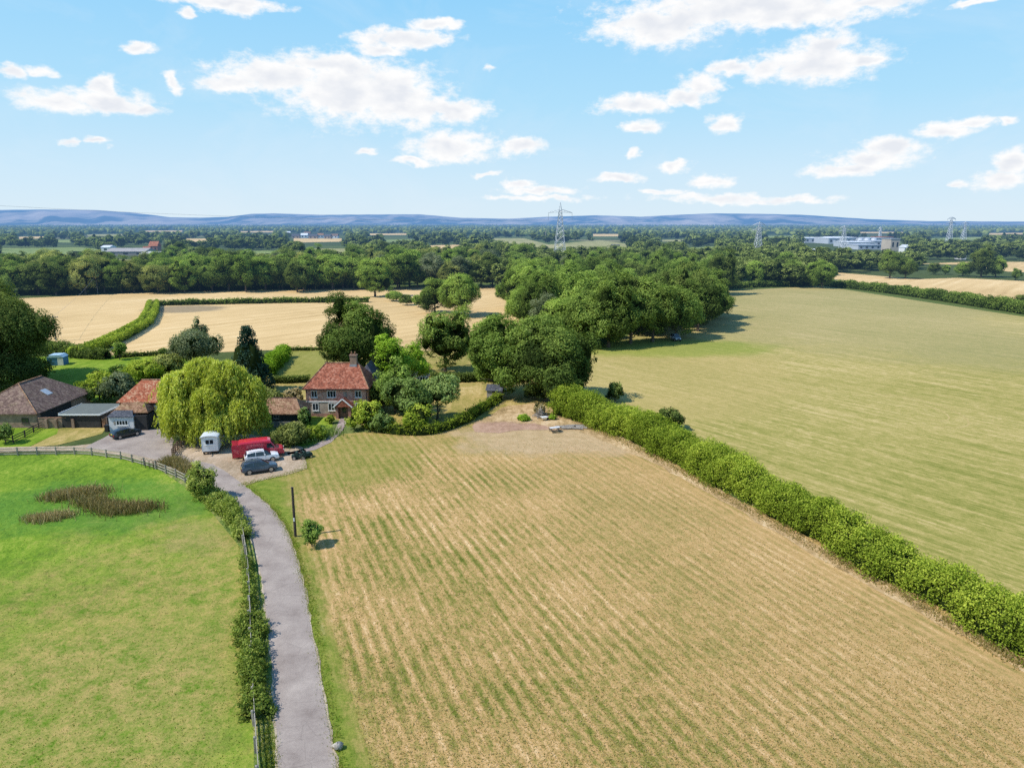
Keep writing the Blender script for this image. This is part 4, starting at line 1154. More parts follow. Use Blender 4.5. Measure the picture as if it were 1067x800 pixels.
# the rest as three bodies of woodland
def lod(arr_list):
    return arr_list
LOD1 = [template(300+i, 14, 13, 1.0, 8, 60, puff=.13, core=.58, lobes=7) for i in range(6)]
LOD2 = [template(310+i, 14, 13, 1.9, 2.6, 26, puff=.2, core=.68, lobes=2) for i in range(5)]
LOD3 = []
for i in range(5):
    r = np.random.default_rng(330+i)
    cv, cq = ico_core((0,0,6.5), 6.8, 6.8, 6.8, r, 9, 6, lump=.3)
    LOD3.append((cv, cq, r.uniform(.2, .75, len(cv)), np.zeros(len(cq), int)))
for k_ in ('oak','mid','dark','olive'):
    pass
FMX = foliage('far woodland leaves', (.038,.055,.018), (.14,.18,.045), (.33,.38,.11), .22, userand=False)
rest = cand[NI:]
def merged(name, items, lods, label, tint_amp=.32):
    V, Q, T, M = [], [], [], []; b = 0
    for (xx, yy, hm, wm_, zone) in items:
        v, q, t_, m = lods[rnd.randrange(len(lods))]
        X, Y, _ = P(xx, yy); a = rnd.uniform(0, 6.28); ca, sa = math.cos(a), math.sin(a)
        s = np.array([wm_/13, wm_/13, hm/14])
        w_ = v*s
        V.append(np.column_stack([w_[:,0]*ca - w_[:,1]*sa + X, w_[:,0]*sa + w_[:,1]*ca + Y, w_[:,2]]))
        Q.append(q+b); T.append(np.clip(t_ + rnd.uniform(-tint_amp, tint_amp), 0, 1)); M.append(m); b += len(v)
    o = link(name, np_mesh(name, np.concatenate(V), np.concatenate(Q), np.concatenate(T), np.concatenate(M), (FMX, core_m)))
    return tag(o, label, kind='stuff')
g1 = [c for c in rest if c[1] > 261]; g2 = [c for c in rest if 247 < c[1] <= 261]; g3 = [c for c in rest if c[1] <= 247]
print('candidates', len(cand), len(g1), len(g2), len(g3))
merged('woodland', g1, LOD1, 'green woodland filling the middle distance')
merged('distant_woodland', g2, LOD2, 'woods and tree lines of the far plain')
merged('farthest_woodland', g3, LOD3, 'bluish woods near the horizon')
# ------------------------------------------------------------------ building materials
def brick_mat(name, c1, c2, mortar, scale=1.0, w=.22, h=.075):
    nt = NT(name)
    o = nt.obj(); s = nt.n('ShaderNodeSeparateXYZ'); nt.l(o, s.inputs[0])
    cb = nt.n('ShaderNodeCombineXYZ'); nt.l(nt.math('ADD', s.outputs[0], s.outputs[1]), cb.inputs[0]); nt.l(s.outputs[2], cb.inputs[1])
    b = nt.n('ShaderNodeTexBrick'); nt.l(cb.outputs[0], b.inputs[0])
    b.inputs['Scale'].default_value = scale; b.inputs['Brick Width'].default_value = w; b.inputs['Row Height'].default_value = h; b.inputs['Mortar Size'].default_value = .01
    b.inputs['Color1'].default_value = (*c1, 1); b.inputs['Color2'].default_value = (*c2, 1); b.inputs['Mortar'].default_value = (*mortar, 1)
    n = nt.noise(o, 1.3, 5, .7)
    c = nt.mixc(1, b.outputs[0], nt.ramp(n, [(.3,(.6,.58,.56)),(.7,(1.25,1.2,1.15))]), 'MULTIPLY')
    return nt.finish(principled(nt, c, .9, spec=.15))
def tile_mat(name, stops, rowh=.17, moss=0.0):
    nt = NT(name)
    o = nt.obj(); s = nt.n('ShaderNodeSeparateXYZ'); nt.l(o, s.inputs[0])
    n1 = nt.noise(o, .55, 6, .7); 
    vo = nt.n('ShaderNodeTexVoronoi', feature='F1'); vo.inputs['Scale'].default_value = 4.2; nt.l(o, vo.inputs['Vector'])
    se = nt.n('ShaderNodeSeparateColor'); nt.l(vo.outputs['Color'], se.inputs[0])
    v = nt.math('ADD', nt.math('MULTIPLY', n1, .62), nt.math('MULTIPLY', se.outputs[0], .38))
    c = nt.ramp(v, stops)
    fr = nt.math('FRACT', nt.math('DIVIDE', s.outputs[2], rowh))
    c = nt.mixc(1, c, nt.ramp(fr, [(0,(.5,.5,.5)),(.25,(1,1,1)),(1,(1.06,1.06,1.06))]), 'MULTIPLY')
    if moss:
        m = nt.noise(o, 1.1, 5, .7); c = nt.mixc(nt.ramp(m, [(.5,(0,0,0)),(.7,(moss,)*3)]), c, (.16,.15,.05))
    return nt.finish(principled(nt, c, .9, bump=se.outputs[0], spec=.15, bd=.03))
red_tile = tile_mat('red clay tiles', [(.25,(.13,.05,.035)),(.45,(.27,.085,.05)),(.58,(.36,.125,.075)),(.75,(.46,.22,.15))])
bright_tile = tile_mat('bright red clay tiles', [(.28,(.20,.07,.04)),(.42,(.34,.095,.05)),(.55,(.40,.15,.085)),(.72,(.48,.30,.19))])
brown_tile = tile_mat('weathered brown tiles', [(.25,(.085,.055,.048)),(.45,(.165,.105,.085)),(.6,(.225,.15,.12)),(.78,(.33,.24,.19))], moss=.25)
orange_tile = tile_mat('lichened orange tiles', [(.25,(.13,.065,.04)),(.45,(.26,.14,.085)),(.6,(.35,.205,.13)),(.78,(.46,.32,.2))], moss=.35)
hung_tile = tile_mat('hung clay tiles', [(.25,(.32,.16,.12)),(.45,(.46,.26,.20)),(.6,(.54,.34,.27)),(.78,(.64,.48,.40))])
slate = tile_mat('dark slate', [(.25,(.05,.055,.07)),(.5,(.085,.09,.11)),(.75,(.14,.145,.165))])
brick = brick_mat('weathered brick', (.25,.155,.115), (.36,.24,.175), (.33,.28,.22))
stone_b = brick_mat('greyish stock brick', (.34,.26,.21), (.48,.39,.32), (.4,.36,.3))
red_b = brick_mat('red brick plinth', (.30,.12,.09), (.4,.2,.15), (.35,.28,.24))
flint = brick_mat('grey flint wall', (.20,.19,.175), (.34,.325,.3), (.3,.28,.25), w=.3, h=.2)
white_wall = plain('whitewashed wall', (.62,.62,.62), .8, var=.12, scale=3)
white_paint = plain('white paint', (.78,.78,.76), .5, var=.05)
dark_board = plain('black weatherboard', (.028,.027,.027), .8, var=.3)
glass_d = plain('dark window glass', (.02,.028,.035), .08, var=.3, spec=.8)
oakw = plain('brown oak', (.19,.12,.07), .8, var=.3, scale=5)
greyw = plain('weathered grey timber', (.28,.25,.215), .9, var=.35, scale=4)
rail_m = plain('silvered fence timber', (.36,.32,.26), .9, var=.25, scale=3)
darkw = plain('dark creosoted timber', (.055,.043,.035), .85, var=.4, scale=4)
felt = plain('green grey roofing felt', (.125,.14,.125), .85, var=.12, scale=1.2)
metal_g = plain('galvanised steel', (.50,.52,.54), .5, metal=.3, var=.1)
lead = plain('lead flashing', (.30,.31,.33), .6, var=.15)
teal = plain('teal painted door', (.12,.26,.27), .5, var=.1)
black_pl = plain('black plastic', (.018,.018,.02), .5, var=.2)
rubber = plain('tyre rubber', (.016,.016,.017), .8, var=.2)
alloy = plain('alloy', (.42,.43,.45), .3, metal=.8, var=.05)

def hip_roof(mb, x0, x1, y0, y1, ze, zr, i0, i1, axis='x', ov=.35, th=.14, mi=0):
    """closed hipped (i0,i1 > 0) or gabled roof; ridge along axis; overhang ov"""
    x0 -= ov; x1 += ov; y0 -= ov; y1 += ov
    if axis == 'x':
        ym = (y0+y1)/2
        top = [(x0,y0,ze),(x1,y0,ze),(x1,y1,ze),(x0,y1,ze),(x0+i0,ym,zr),(x1-i1,ym,zr)]
        fs = [(0,1,5,4),(2,3,4,5),(3,0,4),(1,2,5)]
    else:
        xm = (x0+x1)/2
        top = [(x0,y0,ze),(x1,y0,ze),(x1,y1,ze),(x0,y1,ze),(xm,y0+i0,zr),(xm,y1-i1,zr)]
        fs = [(1,2,5,4),(3,0,4,5),(0,1,4),(2,3,5)]
    b = [(p[0],p[1],ze-th) for p in top[:4]]
    vs = top + b
    fs += [(0,6,7,1),(1,7,8,2),(2,8,9,3),(3,9,6,0),(9,8,7,6)]
    return mb.add(vs, fs, mi)

def bar_ridge(m, a, b, r=.11):
    m.tube([a, b], r, 6); return m

def window(par, x, y, z, w, h, lights=2, sill=True, face='y', frame_mat=None, name='window', sgn=-1):
    """casement window standing proud of a wall; face 'y' -> wall at y, looking along -y; 'x' -> wall at x, looking to +x"""
    fm = frame_mat or white_paint
    m = MB(); g = MB(); t_ = .07
    def bx(mb, u0, u1, d0, d1, z0, z1):
        if face == 'y': mb.box(x+u0, x+u1, y+sgn*max(d0,d1), y+sgn*min(d0,d1), z0, z1) if sgn < 0 else mb.box(x+u0, x+u1, y+min(d0,d1), y+max(d0,d1), z0, z1)
        else: mb.box(x+min(d0,d1), x+max(d0,d1), y+u0, y+u1, z0, z1)
    bx(m, -w/2, w/2, 0, .06, z, z+t_); bx(m, -w/2, w/2, 0, .06, z+h-t_, z+h)
    for k in range(lights+1):
        u = -w/2 + (w-t_)*k/lights
        bx(m, u, u+t_, .002, .062, z+t_, z+h-t_)
    if sill: bx(m, -w/2-.08, w/2+.08, 0, .12, z-.07, z-.003)
    o = m.build(name, fm, par)
    bx(g, -w/2+t_*.5, w/2-t_*.5, 0, .03, z+t_*.5, z+h-t_*.5)
    g.build('pane', glass_d, o)
    return o

# ------------------------------------------------------------------ the farmhouse
def farmhouse():
    pl, pr = P(320.5, 434), P(383.5, 434)
    Wd = pr[0]-pl[0]; root = empty('farmhouse', ((pl[0]+pr[0])/2, pl[1], 0), 0, 'two storey brick farmhouse with steep hipped red clay tile roof', 'house')
    w = Wd/2; D = 7.5; E = height_at(pl[1], 404.5)
    m = MB(); m.box(-w, w, 0, D, .55, 2.55); m.build('ground_floor_wall', stone_b, root)
    m = MB(); m.box(-w-.02, w+.02, -.02, D+.02, -.1, .547); m.build('plinth', red_b, root)
    m = MB(); m.box(-w-.05, w+.05, -.05, D+.05, 2.72, E-.02); m.build('tile_hung_wall', hung_tile, root)
    m = MB(); m.box(-w-.08, w*.02, -.08, 0.0, 2.553, 2.717); m.build('string_course', white_paint, root)
    m = MB(); m.box(w*.02+.003, w+.04, -.06, 0.0, 2.553, 2.717); m.box(-w+.01, w-.01, .003, D-.01, 2.553, 2.717); m.build('string_course', hung_tile, root)
    R_ = height_at(pl[1]+D/2, 378)
    m = MB(); hip_roof(m, -w, w, 0, D, E, R_, 3.1, 2.5, ov=.45); ro = m.build('roof', red_tile, root)
    rx0, rx1 = -w-.45+3.1, w+.45-2.5
    m = MB(); bar_ridge(m, (rx0, D/2, R_+.02), (rx1, D/2, R_+.02)); 
    bar_ridge(m, (rx1, D/2, R_+.02), (w+.45, -.45, E+.03), .09); bar_ridge(m, (rx0, D/2, R_+.02), (-w-.45, -.45, E+.03), .09)
    m.build('ridge_tiles', orange_tile, ro)
    # rear wing, slate catslide to the right; dark slate paints in its roof shade
    m = MB(); m.box(w*.25, w+1.2, D+.01, D+5.5, 0, 3.3); m.build('rear_wing_wall', brick, root)
    m = MB(); hip_roof(m, w*.25, w+1.2, D-1.6, D+5.5, 3.35, R_-.9, 1.6, 2.2, axis='y', ov=.3); m.build('rear_wing_roof', slate, root)
    cx = rx1-.75
    m = MB(); m.box(cx-.55, cx+.55, D/2-.45, D/2+.45, R_-1.6, R_+1.25); m.box(cx-.63, cx+.63, D/2-.53, D/2+.53, R_+1.253, R_+1.45); m.box(cx-.62, cx+.62, D/2-.55, D/2-.453, R_-1.1, R_-.35)
    ch = m.build('chimney', brick, ro)
    for q in (-.28, .28):
        m = MB(); m.tube([(cx+q, D/2, R_+1.45), (cx+q, D/2, R_+1.95)], [.17, .13], 8); m.build('chimney_pot', orange_tile, ch)
    m = MB(); m.box(cx-.6, cx+.6, D/2-.66, D/2-.556, R_-.75, R_-.2); m.build('flashing', lead, ch)
    k = Wd/63.0
    for (px, n, ww) in ((329, 2, 6.2), (347, 3, 9.2), (374.5, 2, 6.6)):
        window(root, (px-352)*k, -.05, 3.35, ww*k, 1.15, n)
    for (px, n, ww) in ((329.5, 2, 6.4), (347.5, 3, 9.6), (375, 3, 7.6)):
        window(root, (px-352)*k, 0, 1.05, ww*k, 1.3, n)
    m = MB(); m.box((361-352)*k-.3, (361-352)*k+.3, -.09, -.053, 3.55, 4.25); m.build('blind_panel', greyw, root)
    # porch
    c = (360.3-352)*k; pw = 1.25; pd = 1.6
    p = MB(); p.prism([(c-pw-.3, 2.15), (c+pw+.3, 2.15), (c, 3.45)], 'y', -pd-.25, -.06)
    po = p.build('porch_roof', red_tile, root)
    v = MB()
    for s in (-1, 1): v.bar((c+s*(pw+.36), -pd-.27, 2.08), (c, -pd-.27, 3.52), .06, .2)
    v.build('bargeboard', white_paint, po)
    m = MB()
    for s in (-1, 1):
        m.box(min(c+s*pw, c+s*(pw-.42)), max(c+s*pw, c+s*(pw-.42)), -pd, -.003, 0, 2.14)
    m.build('porch_wall', red_b, root)
    m = MB(); m.box(c-.75, c+.75, -pd*.55, -.02, 0, 2.1); m.build('door', oakw, root)
    m = MB(); m.box(c-.3, c+.3, -pd*.55-.03, -pd*.55-.002, .9, 1.9); m.build('door_glass', glass_d, root)
    m = MB()
    for s in (-1, 1): m.tube([(-w*s*.98, -.13, 0), (-w*s*.98, -.13, E-.1)], .05, 6)
    m.build('drainpipe', black_pl, root)
    m = MB(); m.box(-w-.5, w+.5, -.60, -.47, E-.16, E-.03); m.build('gutter', black_pl, ro)
farmhouse()

# small tiled outbuilding left of the farmhouse
def outbuilding():
    a, b = P(278, 445), P(314, 445)
    root = empty('outbuilding', ((a[0]+b[0])/2, a[1], 0), 0, 'small outbuilding with lichened orange tile roof left of the farmhouse', 'outbuilding')
    w = (b[0]-a[0])/2; E = height_at(a[1], 430.5); D = 5
    m = MB(); m.box(-w, w, 0, D, -.1, 1.0); m.build('plinth', flint, root)
    m = MB(); m.box(-w+.02, w-.02, .02, D, 1.003, E-.02); m.build('wall', dark_board, root)
    m = MB(); hip_roof(m, -w, w, 0, D, E, height_at(a[1]+D/2, 414.5), .02, 1.6, ov=.35); ro = m.build('roof', orange_tile, root)
    m = MB(); bar_ridge(m, (-w-.3, D/2, height_at(a[1]+D/2, 414.5)), (w+.35-1.6, D/2, height_at(a[1]+D/2, 414.5)), .1); m.build('ridge_tiles', brown_tile, ro)
    window(root, -w*.4, .02, 1.4, .9, .7, 2, frame_mat=greyw)
outbuilding()

# hipped barn
def barn():
    A = P(40, 445.5); root = empty('barn', (A[0], A[1], 0), 0, 'long low barn with hipped weathered brown tile roof at the left edge', 'barn')
    Wd, L_ = 11.0, 14.5; E = height_at(A[1], 430.5); R_ = E + 3.75
    m = MB(); m.box(-Wd, 0, 0, L_, -.1, E-.02); m.build('wall', brick, root)
    m = MB(); m.box(.003, .05, 1.0, L_*.62, .2, E-.16); m.build('dark_boarding', dark_board, root)
    m = MB(); hip_roof(m, -Wd, 0, 0, L_, E, R_, 5.2, 4.2, axis='y', ov=.4); ro = m.build('roof', brown_tile, root)
    m = MB(); bar_ridge(m, (-Wd/2, 4.8, R_), (-Wd/2, L_+.4-4.2, R_+.0), .15)
    bar_ridge(m, (-Wd/2, 4.8, R_), (.4, -.4, E+.03), .1); bar_ridge(m, (-Wd/2, 4.8, R_), (-Wd-.4, -.4, E+.03), .1)
    m.build('ridge_tiles', orange_tile, ro)
    sl = MB()
    def on(xf, y):  # point on the right hand slope
        z = E + (R_-E)*(1-(xf+Wd/2)/(Wd/2+.4)); return (xf, y, z+.05)
    q = [on(-3.1, 6.2), on(-1.9, 6.2), on(-1.9, 7.6), on(-3.1, 7.6)]
    sl.add(q + [(a, b_, c-.06) for a, b_, c in q], [(0,1,2,3),(0,4,5,1),(1,5,6,2),(2,6,7,3),(3,7,4,0)]); sl.build('skylight', metal_g, ro)
    window(root, -1.9-(.0), 0, .75, 1.1, .85, 2, frame_mat=darkw)
    return A
bA = barn()

def flat_shed():
    z = 2.35
    a = P(61, 431.5, z); b = P(104, 431.5, z); c = P(114.5, 421, z)
    root = empty('flat_roofed_shed', ((a[0]+b[0])/2, a[1], 0), 0, 'low shed with flat green grey roof between barn and cottage', 'shed')
    w = (b[0]-a[0])/2; D = max(5, c[1]-a[1])
    m = MB(); m.box(-w+.2, w-.2, .25, D-.2, -.1, z-.16); m.build('wall', dark_board, root)
    m = MB(); m.add([(-w,0,z-.14),(w,0,z-.14),(w,D,z-.02),(-w,D,z-.02),(-w,0,z),(w,0,z),(w,D,z+.12),(-w,D,z+.12)], [(0,3,2,1),(4,5,6,7),(0,1,5,4),(1,2,6,5),(2,3,7,6),(3,0,4,7)])
    ro = m.build('roof', felt, root)
    m = MB(); m.box(-w-.04, w+.04, -.06, -.003, z-.2, z+.02); m.box(w+.003, w+.06, 0, D, z-.2, z+.06); m.box(-w-.06, -w-.003, 0, D, z-.15, z+.16); m.build('fascia', white_paint, ro)
flat_shed()

def garden_wall():
    a, b = P(41, 446), P(112, 445)
    dx, dy = b[0]-a[0], b[1]-a[1]; L_ = math.hypot(dx, dy); h = 1.65
    root = empty('brick_wall', (a[0], a[1], 0), math.atan2(dy, dx), 'long brown brick wall with piers in front of the flat roofed shed', 'wall')
    m = MB(); m.box(.1, L_, -.12, .12, -.1, h); m.build('wall', brick, root)
    m = MB(); m.box(.08, L_+.02, -.17, .17, h+.003, h+.09); m.build('coping', orange_tile, root)
    for q in (.13, .27, .52, .97):
        m = MB(); m.box(L_*q-.2, L_*q+.2, -.45, -.123, -.1, h*.93); m.build('pier', orange_tile if q == .97 else brick, root)
garden_wall()

def cottage():
    a, b = P(121.5, 447), P(178, 447)
    y = a[1]+2.2
    E = height_at(y, 419); k = depth(0, y)/FPX
    x0 = (121.5-533.5)*depth(0, y, E)/FPX; x1 = (180-533.5)*depth(0, y, E)/FPX
    root = empty('cottage', ((x0+x1)/2, y, 0), 0, 'white walled cottage with bright red clay tile roof left of the willow', 'house')
    w = (x1-x0)/2; D = 6.5
    m = MB(); m.box(-w+.3, w-.3, 0.3, D, -.1, E-.02); m.build('wall', white_wall, root)
    R_ = height_at(y+D/2, 395.5)
    m = MB(); hip_roof(m, -w, w, 0, D, E, R_, 2.8, .02, ov=.05); ro = m.build('roof', bright_tile, root)
    m = MB(); bar_ridge(m, (-w+2.75, D/2, R_), (w, D/2, R_), .12); m.build('ridge_tiles', orange_tile, ro)
    for u in (.52, .64, .8):
        m = MB(); m.box(-w+2*w*u-.5, -w+2*w*u+.5, .24, .297, .1, 2.3); o = m.build('door', teal if u == .64 else dark_board, root)
        m = MB(); m.box(-w+2*w*u-.3, -w+2*w*u+.3, .2, .237, .9, 2.1); m.build('pane', glass_d, o)
    window(root, -w+2*w*.58, .3, 2.6, 1.2, .8, 2)
    m = MB(); m.box(-w+.28, w-.28, .2, .297, E-.55, E-.03); m.build('eaves_board', dark_board, root)
    # front annexe
    an = P(115, 449.5); bn = P(140, 449.5); cn = P(151, 448)
    ox, oy = root.location.x, root.location.y
    X0, X1, Y0 = an[0], bn[0], an[1]
    root2 = empty('annexe', ((X0+X1)/2, Y0, 0), R(3), 'small whitewashed shed with slate and tile roof behind the dark hatchback', 'shed')
    w2 = (X1-X0)/2; E2 = height_at(Y0, 434)
    m = MB(); m.box(-w2, w2, 0, 3.6, -.1, E2); m.build('wall', white_wall, root2)
    m = MB(); m.box(w2+.003, w2+1.9, .3, 3.6, -.1, E2); m.build('dark_wall', dark_board, root2)
    m = MB(); m.add([(-w2-.15,-.2,E2),(w2+.1,-.2,E2),(w2-.4,1.0,E2+.75),(-w2+.5,1.0,E2+.75)], [(0,1,2,3)]); m.add([(-w2-.15,-.2,E2-.08),(w2+.1,-.2,E2-.08),(w2-.4,1.0,E2+.67),(-w2+.5,1.0,E2+.67)], [(3,2,1,0)])
    m.build('slate_roof', slate, root2)
    m = MB(); hip_roof(m, -w2+.3, w2+1.8, .9, 3.6, E2+.45, E2+1.75, 1.3, 1.1, axis='x', ov=.2); m.build('roof', orange_tile, root2)
    window(root2, .15, 0, E2*.42, 1.8, .8, 4)
    m = MB(); m.box(-1.15, -.85, -.04, -.002, 1.1, 1.7); m.build('vent', greyw, root2)
cottage()

# ------------------------------------------------------------------ huts
def shepherd_hut():
    c = P(219.5, 474); s = depth(c[0], c[1])/FPX
    root = empty('shepherd_hut', (c[0], c[1], 0), R(12), 'white shepherd hut with curved pale roof under the willow', 'hut')
    w, L_, z0, E = 1.05, 4.2, .55, 2.55
    m = MB(); m.box(-w, w, 0, L_, z0, E)
    arc = [(w*1.0*math.cos(t_), E + .24*math.sin(t_)) for t_ in np.linspace(0, math.pi, 9)]
    m.prism(arc, 'y', .003, L_-.003); m.build('wall', white_paint, root)
    a2 = [((w+.16)*math.cos(t_), E + .03 + .30*math.sin(t_)) for t_ in np.linspace(0, math.pi, 13)]
    a3 = [((w+.12)*math.cos(t_), E - .01 + .26*math.sin(t_)) for t_ in np.linspace(math.pi, 0, 13)]
    m = MB(); m.prism(a2 + a3, 'y', -.25, L_+.2); m.build('roof', plain('pale grey sheet roof', (.58,.62,.66), .5, var=.06), root)
    window(root, 0, 0, 1.55, 1.15, .75, 2)
    m = MB()
    for s_ in (-1, 1): m.box(min(s_*w, s_*(w+.03)), max(s_*w, s_*(w+.03)), -.02, .1, z0, E); 
    m.build('corner_trim', white_paint, root)
    m = MB(); m.box(-.06, .06, -1.0, .2, .4, .5); m.box(-.8, .8, .3, .45, .3, z0-.003); m.box(-.8, .8, L_-.5, L_-.35, .3, z0-.003); m.build('chassis', darkw, root)
    for sx_ in (-1, 1):
        for y in (.4, L_-.4):
            m = MB(); m.tube([(sx_*.85, y, .3), (sx_*.97, y, .3)], .3, 14); m.build('wheel', black_pl, root)
shepherd_hut()

def summerhouse():
    c = P(440.5, 402); root = empty('summerhouse', (c[0], c[1], 0), R(8), 'small pale summerhouse with dark pitched roof behind the fruit trees', 'summerhouse')
    w = 1.25; m = MB(); m.box(-w, w, 0, 2.2, 0, 2.0); m.prism([(-w, 2.0), (w, 2.0), (0, 2.7)], 'y', .003, 2.2); m.build('wall', white_wall, root)
    m = MB()
    for s_ in (-1, 1): m.add([(0,-.3,2.78),(s_*(w+.25),-.3,1.95),(s_*(w+.25),2.4,1.95),(0,2.4,2.78),(0,-.3,2.86),(s_*(w+.25),-.3,2.03),(s_*(w+.25),2.4,2.03),(0,2.4,2.86)], [(0,1,2,3),(4,7,6,5),(0,4,5,1),(1,5,6,2),(2,6,7,3)])
    m.build('roof', slate, root)
    m = MB(); m.box(-.5, .5, -.05, -.002, .1, 1.9); d = m.build('door', white_paint, root)
    for s_ in (-1, 1):
        m = MB(); m.box(s_*.25-.18, s_*.25+.18, -.08, -.053, .9, 1.8); m.build('pane', glass_d, d)
        window(root, s_*.88, 0, .9, .5, .9, 1)
summerhouse()

def garden_shed():
    c = P(515, 417); root = empty('garden_shed', (c[0], c[1], 0), R(-10), 'small dark roofed shed at the end of the clipped curving hedge', 'shed')
    w = 1.4; m = MB(); m.box(-w, w, 0, 2.4, 0, 1.9); m.prism([(0, 1.9), (2.4, 1.9), (1.2, 2.6)], 'x', -w+.003, w-.003); m.build('wall', greyw, root)
    m = MB()
    for (ya, yb) in ((-.25, 1.2), (2.65, 1.2)):
        m.add([(-w-.2,ya,1.8),(w+.2,ya,1.8),(w+.2,yb,2.68),(-w-.2,yb,2.68),(-w-.2,ya,1.88),(w+.2,ya,1.88),(w+.2,yb,2.76),(-w-.2,yb,2.76)], [(0,1,2,3),(7,6,5,4),(0,4,5,1),(1,5,6,2),(2,6,7,3),(3,7,4,0)])
    m.build('roof', slate, root)
    m = MB(); m.box(-.4, .4, -.04, -.002, .05, 1.7); m.build('door', darkw, root)
garden_shed()

def tent():
    c = P(58, 381); root = empty('field_shelter', (c[0], c[1], 0), R(10), 'blue and white field shelter beside the large left tree', 'shelter')
    blue = plain('blue sheet', (.05,.16,.30), .6, var=.2); pw = plain('pale tarpaulin', (.35,.5,.62), .6, var=.2)
    w = 1.7; m = MB(); m.box(-w, w, 0, 2.8, 0, 1.9); m.build('wall', blue, root)
    m = MB(); m.prism([(-w-.1, 1.9), (w+.1, 1.9), (w*.7, 2.45), (-w*.7, 2.45)], 'y', -.1, 2.9); m.build('roof', pw, root)
    m = MB(); m.box(w*.3, w+.01, -.04, -.003, .1, 1.8); m.build('door_flap', white_wall, root)
tent()

# ------------------------------------------------------------------ vehicles
def paint(name, col, coat=.6, rough=.35, metal=0.0):
    return plain(name, col, rough, metal=metal, var=.04, coat=coat, spec=.5)
def wheel(par, x, y, r=.34, wd=.22):
    s = 1 if y > 0 else -1
    m = MB(); m.tube([(x, y-wd/2*s, r), (x, y+wd/2*s, r)], r, 18); o = m.build('wheel', rubber, par)
    m = MB(); m.tube([(x, y+wd/2*s, r), (x, y+(wd/2+.015)*s, r)], r*.66, 12)
    m.build('rim', alloy, o)
    return o

def car(name, loc, rz, label, cat, col, st, W_, wr, wx, plate=None, mats=None, rails=False):
    """st: stations (x, zbottom, zshoulder, zroof or None, halfwidth scale); +x is the front"""
    root = empty(name, loc, rz, label, cat)
    body, ws, rw, sl, sr = MB(), MB(), MB(), MB(), MB()
    rings = []
    for (x, zb, zs, zr, hw) in st:
        h = W_/2*hw
        if zr is None: top = [(h*.84, zs+.02), (h*.45, zs+.05), (0, zs+.06)]
        else: top = [(h*.76, zr-.09), (h*.5, zr-.015), (0, zr)]
        half = [(h*.86, zb), (h*.98, zb+.12), (h, (zb+zs)/2), (h*.93, zs)] + top
        ring = [(x, y, z) for y, z in half] + [(x, -y, z) for y, z in half[-2::-1]]
        rings.append((ring, zr is not None))
    n = len(rings[0][0])
    for i in range(len(rings)-1):
        (a, ca), (b, cb_) = rings[i], rings[i+1]
        for k in range(n-1):
            tgt = body
            glassy = False
            if ca and cb_ and k in (3, n-5): tgt = sl if k == 3 else sr
            elif ca != cb_ and k in (4, 5, n-6, n-7):
                tgt = ws if (ca and not cb_) else rw
            elif ca != cb_ and k in (3, n-5): tgt = (sl if k == 3 else sr) if (ca and not cb_) else body
            tgt.add([a[k], b[k], b[k+1], a[k+1]], [(0,1,2,3)])
        body.add([a[0], a[-1], b[-1], b[0]], [(0,1,2,3)])
    for (rg, _), rev in ((rings[0], False), (rings[-1], True)):
        body.add(rg, [tuple(range(n)) if rev else tuple(range(n))[::-1]])
    body.build('body', col, root)
    ws.build('windscreen', glass_d, root); rw.build('rear_window', glass_d, root)
    sl.build('side_window', glass_d, root); sr.build('side_window', glass_d, root)
    cab = [s for s in st if s[3] is not None]
    # pillars
    m = MB()
    xs = [cab[0][0], (cab[0][0]+cab[-1][0])/2, cab[-1][0]]
    for x in xs:
        s = min(cab, key=lambda q: abs(q[0]-x)); h = W_/2*s[4]
        for sg in (-1, 1): m.bar((x, sg*h*.945, s[2]), (x, sg*h*.775, s[3]-.08), .055, .04)
    m.build('pillars', col, root)
    for x in wx:
        for s in (-1, 1): wheel(root, x, s*(W_/2-.09), wr, .2)
    xa, xb = st[0][0], st[-1][0]
    lamp = plain(name+' lamp lens', (.75,.77,.8), .15, var=.05, spec=.8); rl = plain(name+' rear lamp', (.32,.015,.015), .25, var=.1)
    for s in (-1, 1):
        m = MB(); z = st[-1][2]; m.box(xb-.16, xb+.02, *sorted((s*W_*.27, s*W_*.42)), z-.20, z-.05); m.build('headlight', lamp, root)
        m = MB(); z = st[0][2]; m.box(xa-.02, xa+.14, *sorted((s*W_*.30, s*W_*.435)), z-.26, z-.03); m.build('tail_light', rl, root)
        m = MB(); x = cab[-1][0]+.05; m.box(x-.09, x+.09, *sorted((s*W_*.5, s*W_*.60)), st[2][2]+.02, st[2][2]+.18); m.build('wing_mirror', col, root)
    m = MB(); m.box(xb-.05, xb+.025, -W_*.22, W_*.22, st[-1][1]+.15, st[-1][1]+.36); m.build('grille', black_pl, root)
    m = MB(); m.box(xa-.05, xa+.0, -W_*.4, W_*.4, st[0][1]-.02, st[0][1]+.16); m.box(xb-.05, xb+.02, -W_*.4, W_*.4, st[-1][1]-.02, st[-1][1]+.1)
    for s in (-1, 1): m.box(wx[0]+wr, wx[1]-wr, *sorted((s*W_*.44, s*W_*.497)), st[2][1]-.04, st[2][1]+.1)
    m.build('sill_trim', black_pl, root)
    if plate:
        yp = plain(name+' rear plate', plate, .5, var=.05); m = MB(); m.box(xa-.035, xa-.003, -.26, .26, st[0][1]+.3, st[0][1]+.42); m.build('number_plate', yp, root)
    if rails:
        m = MB()
        for s in (-1, 1): m.bar((cab[0][0]+.2, s*W_*.33, cab[1][3]+.03), (cab[-1][0]-.1, s*W_*.33, cab[-1][3]+.05), .04, .05)
        m.build('roof_rails', black_pl, root)
    return root

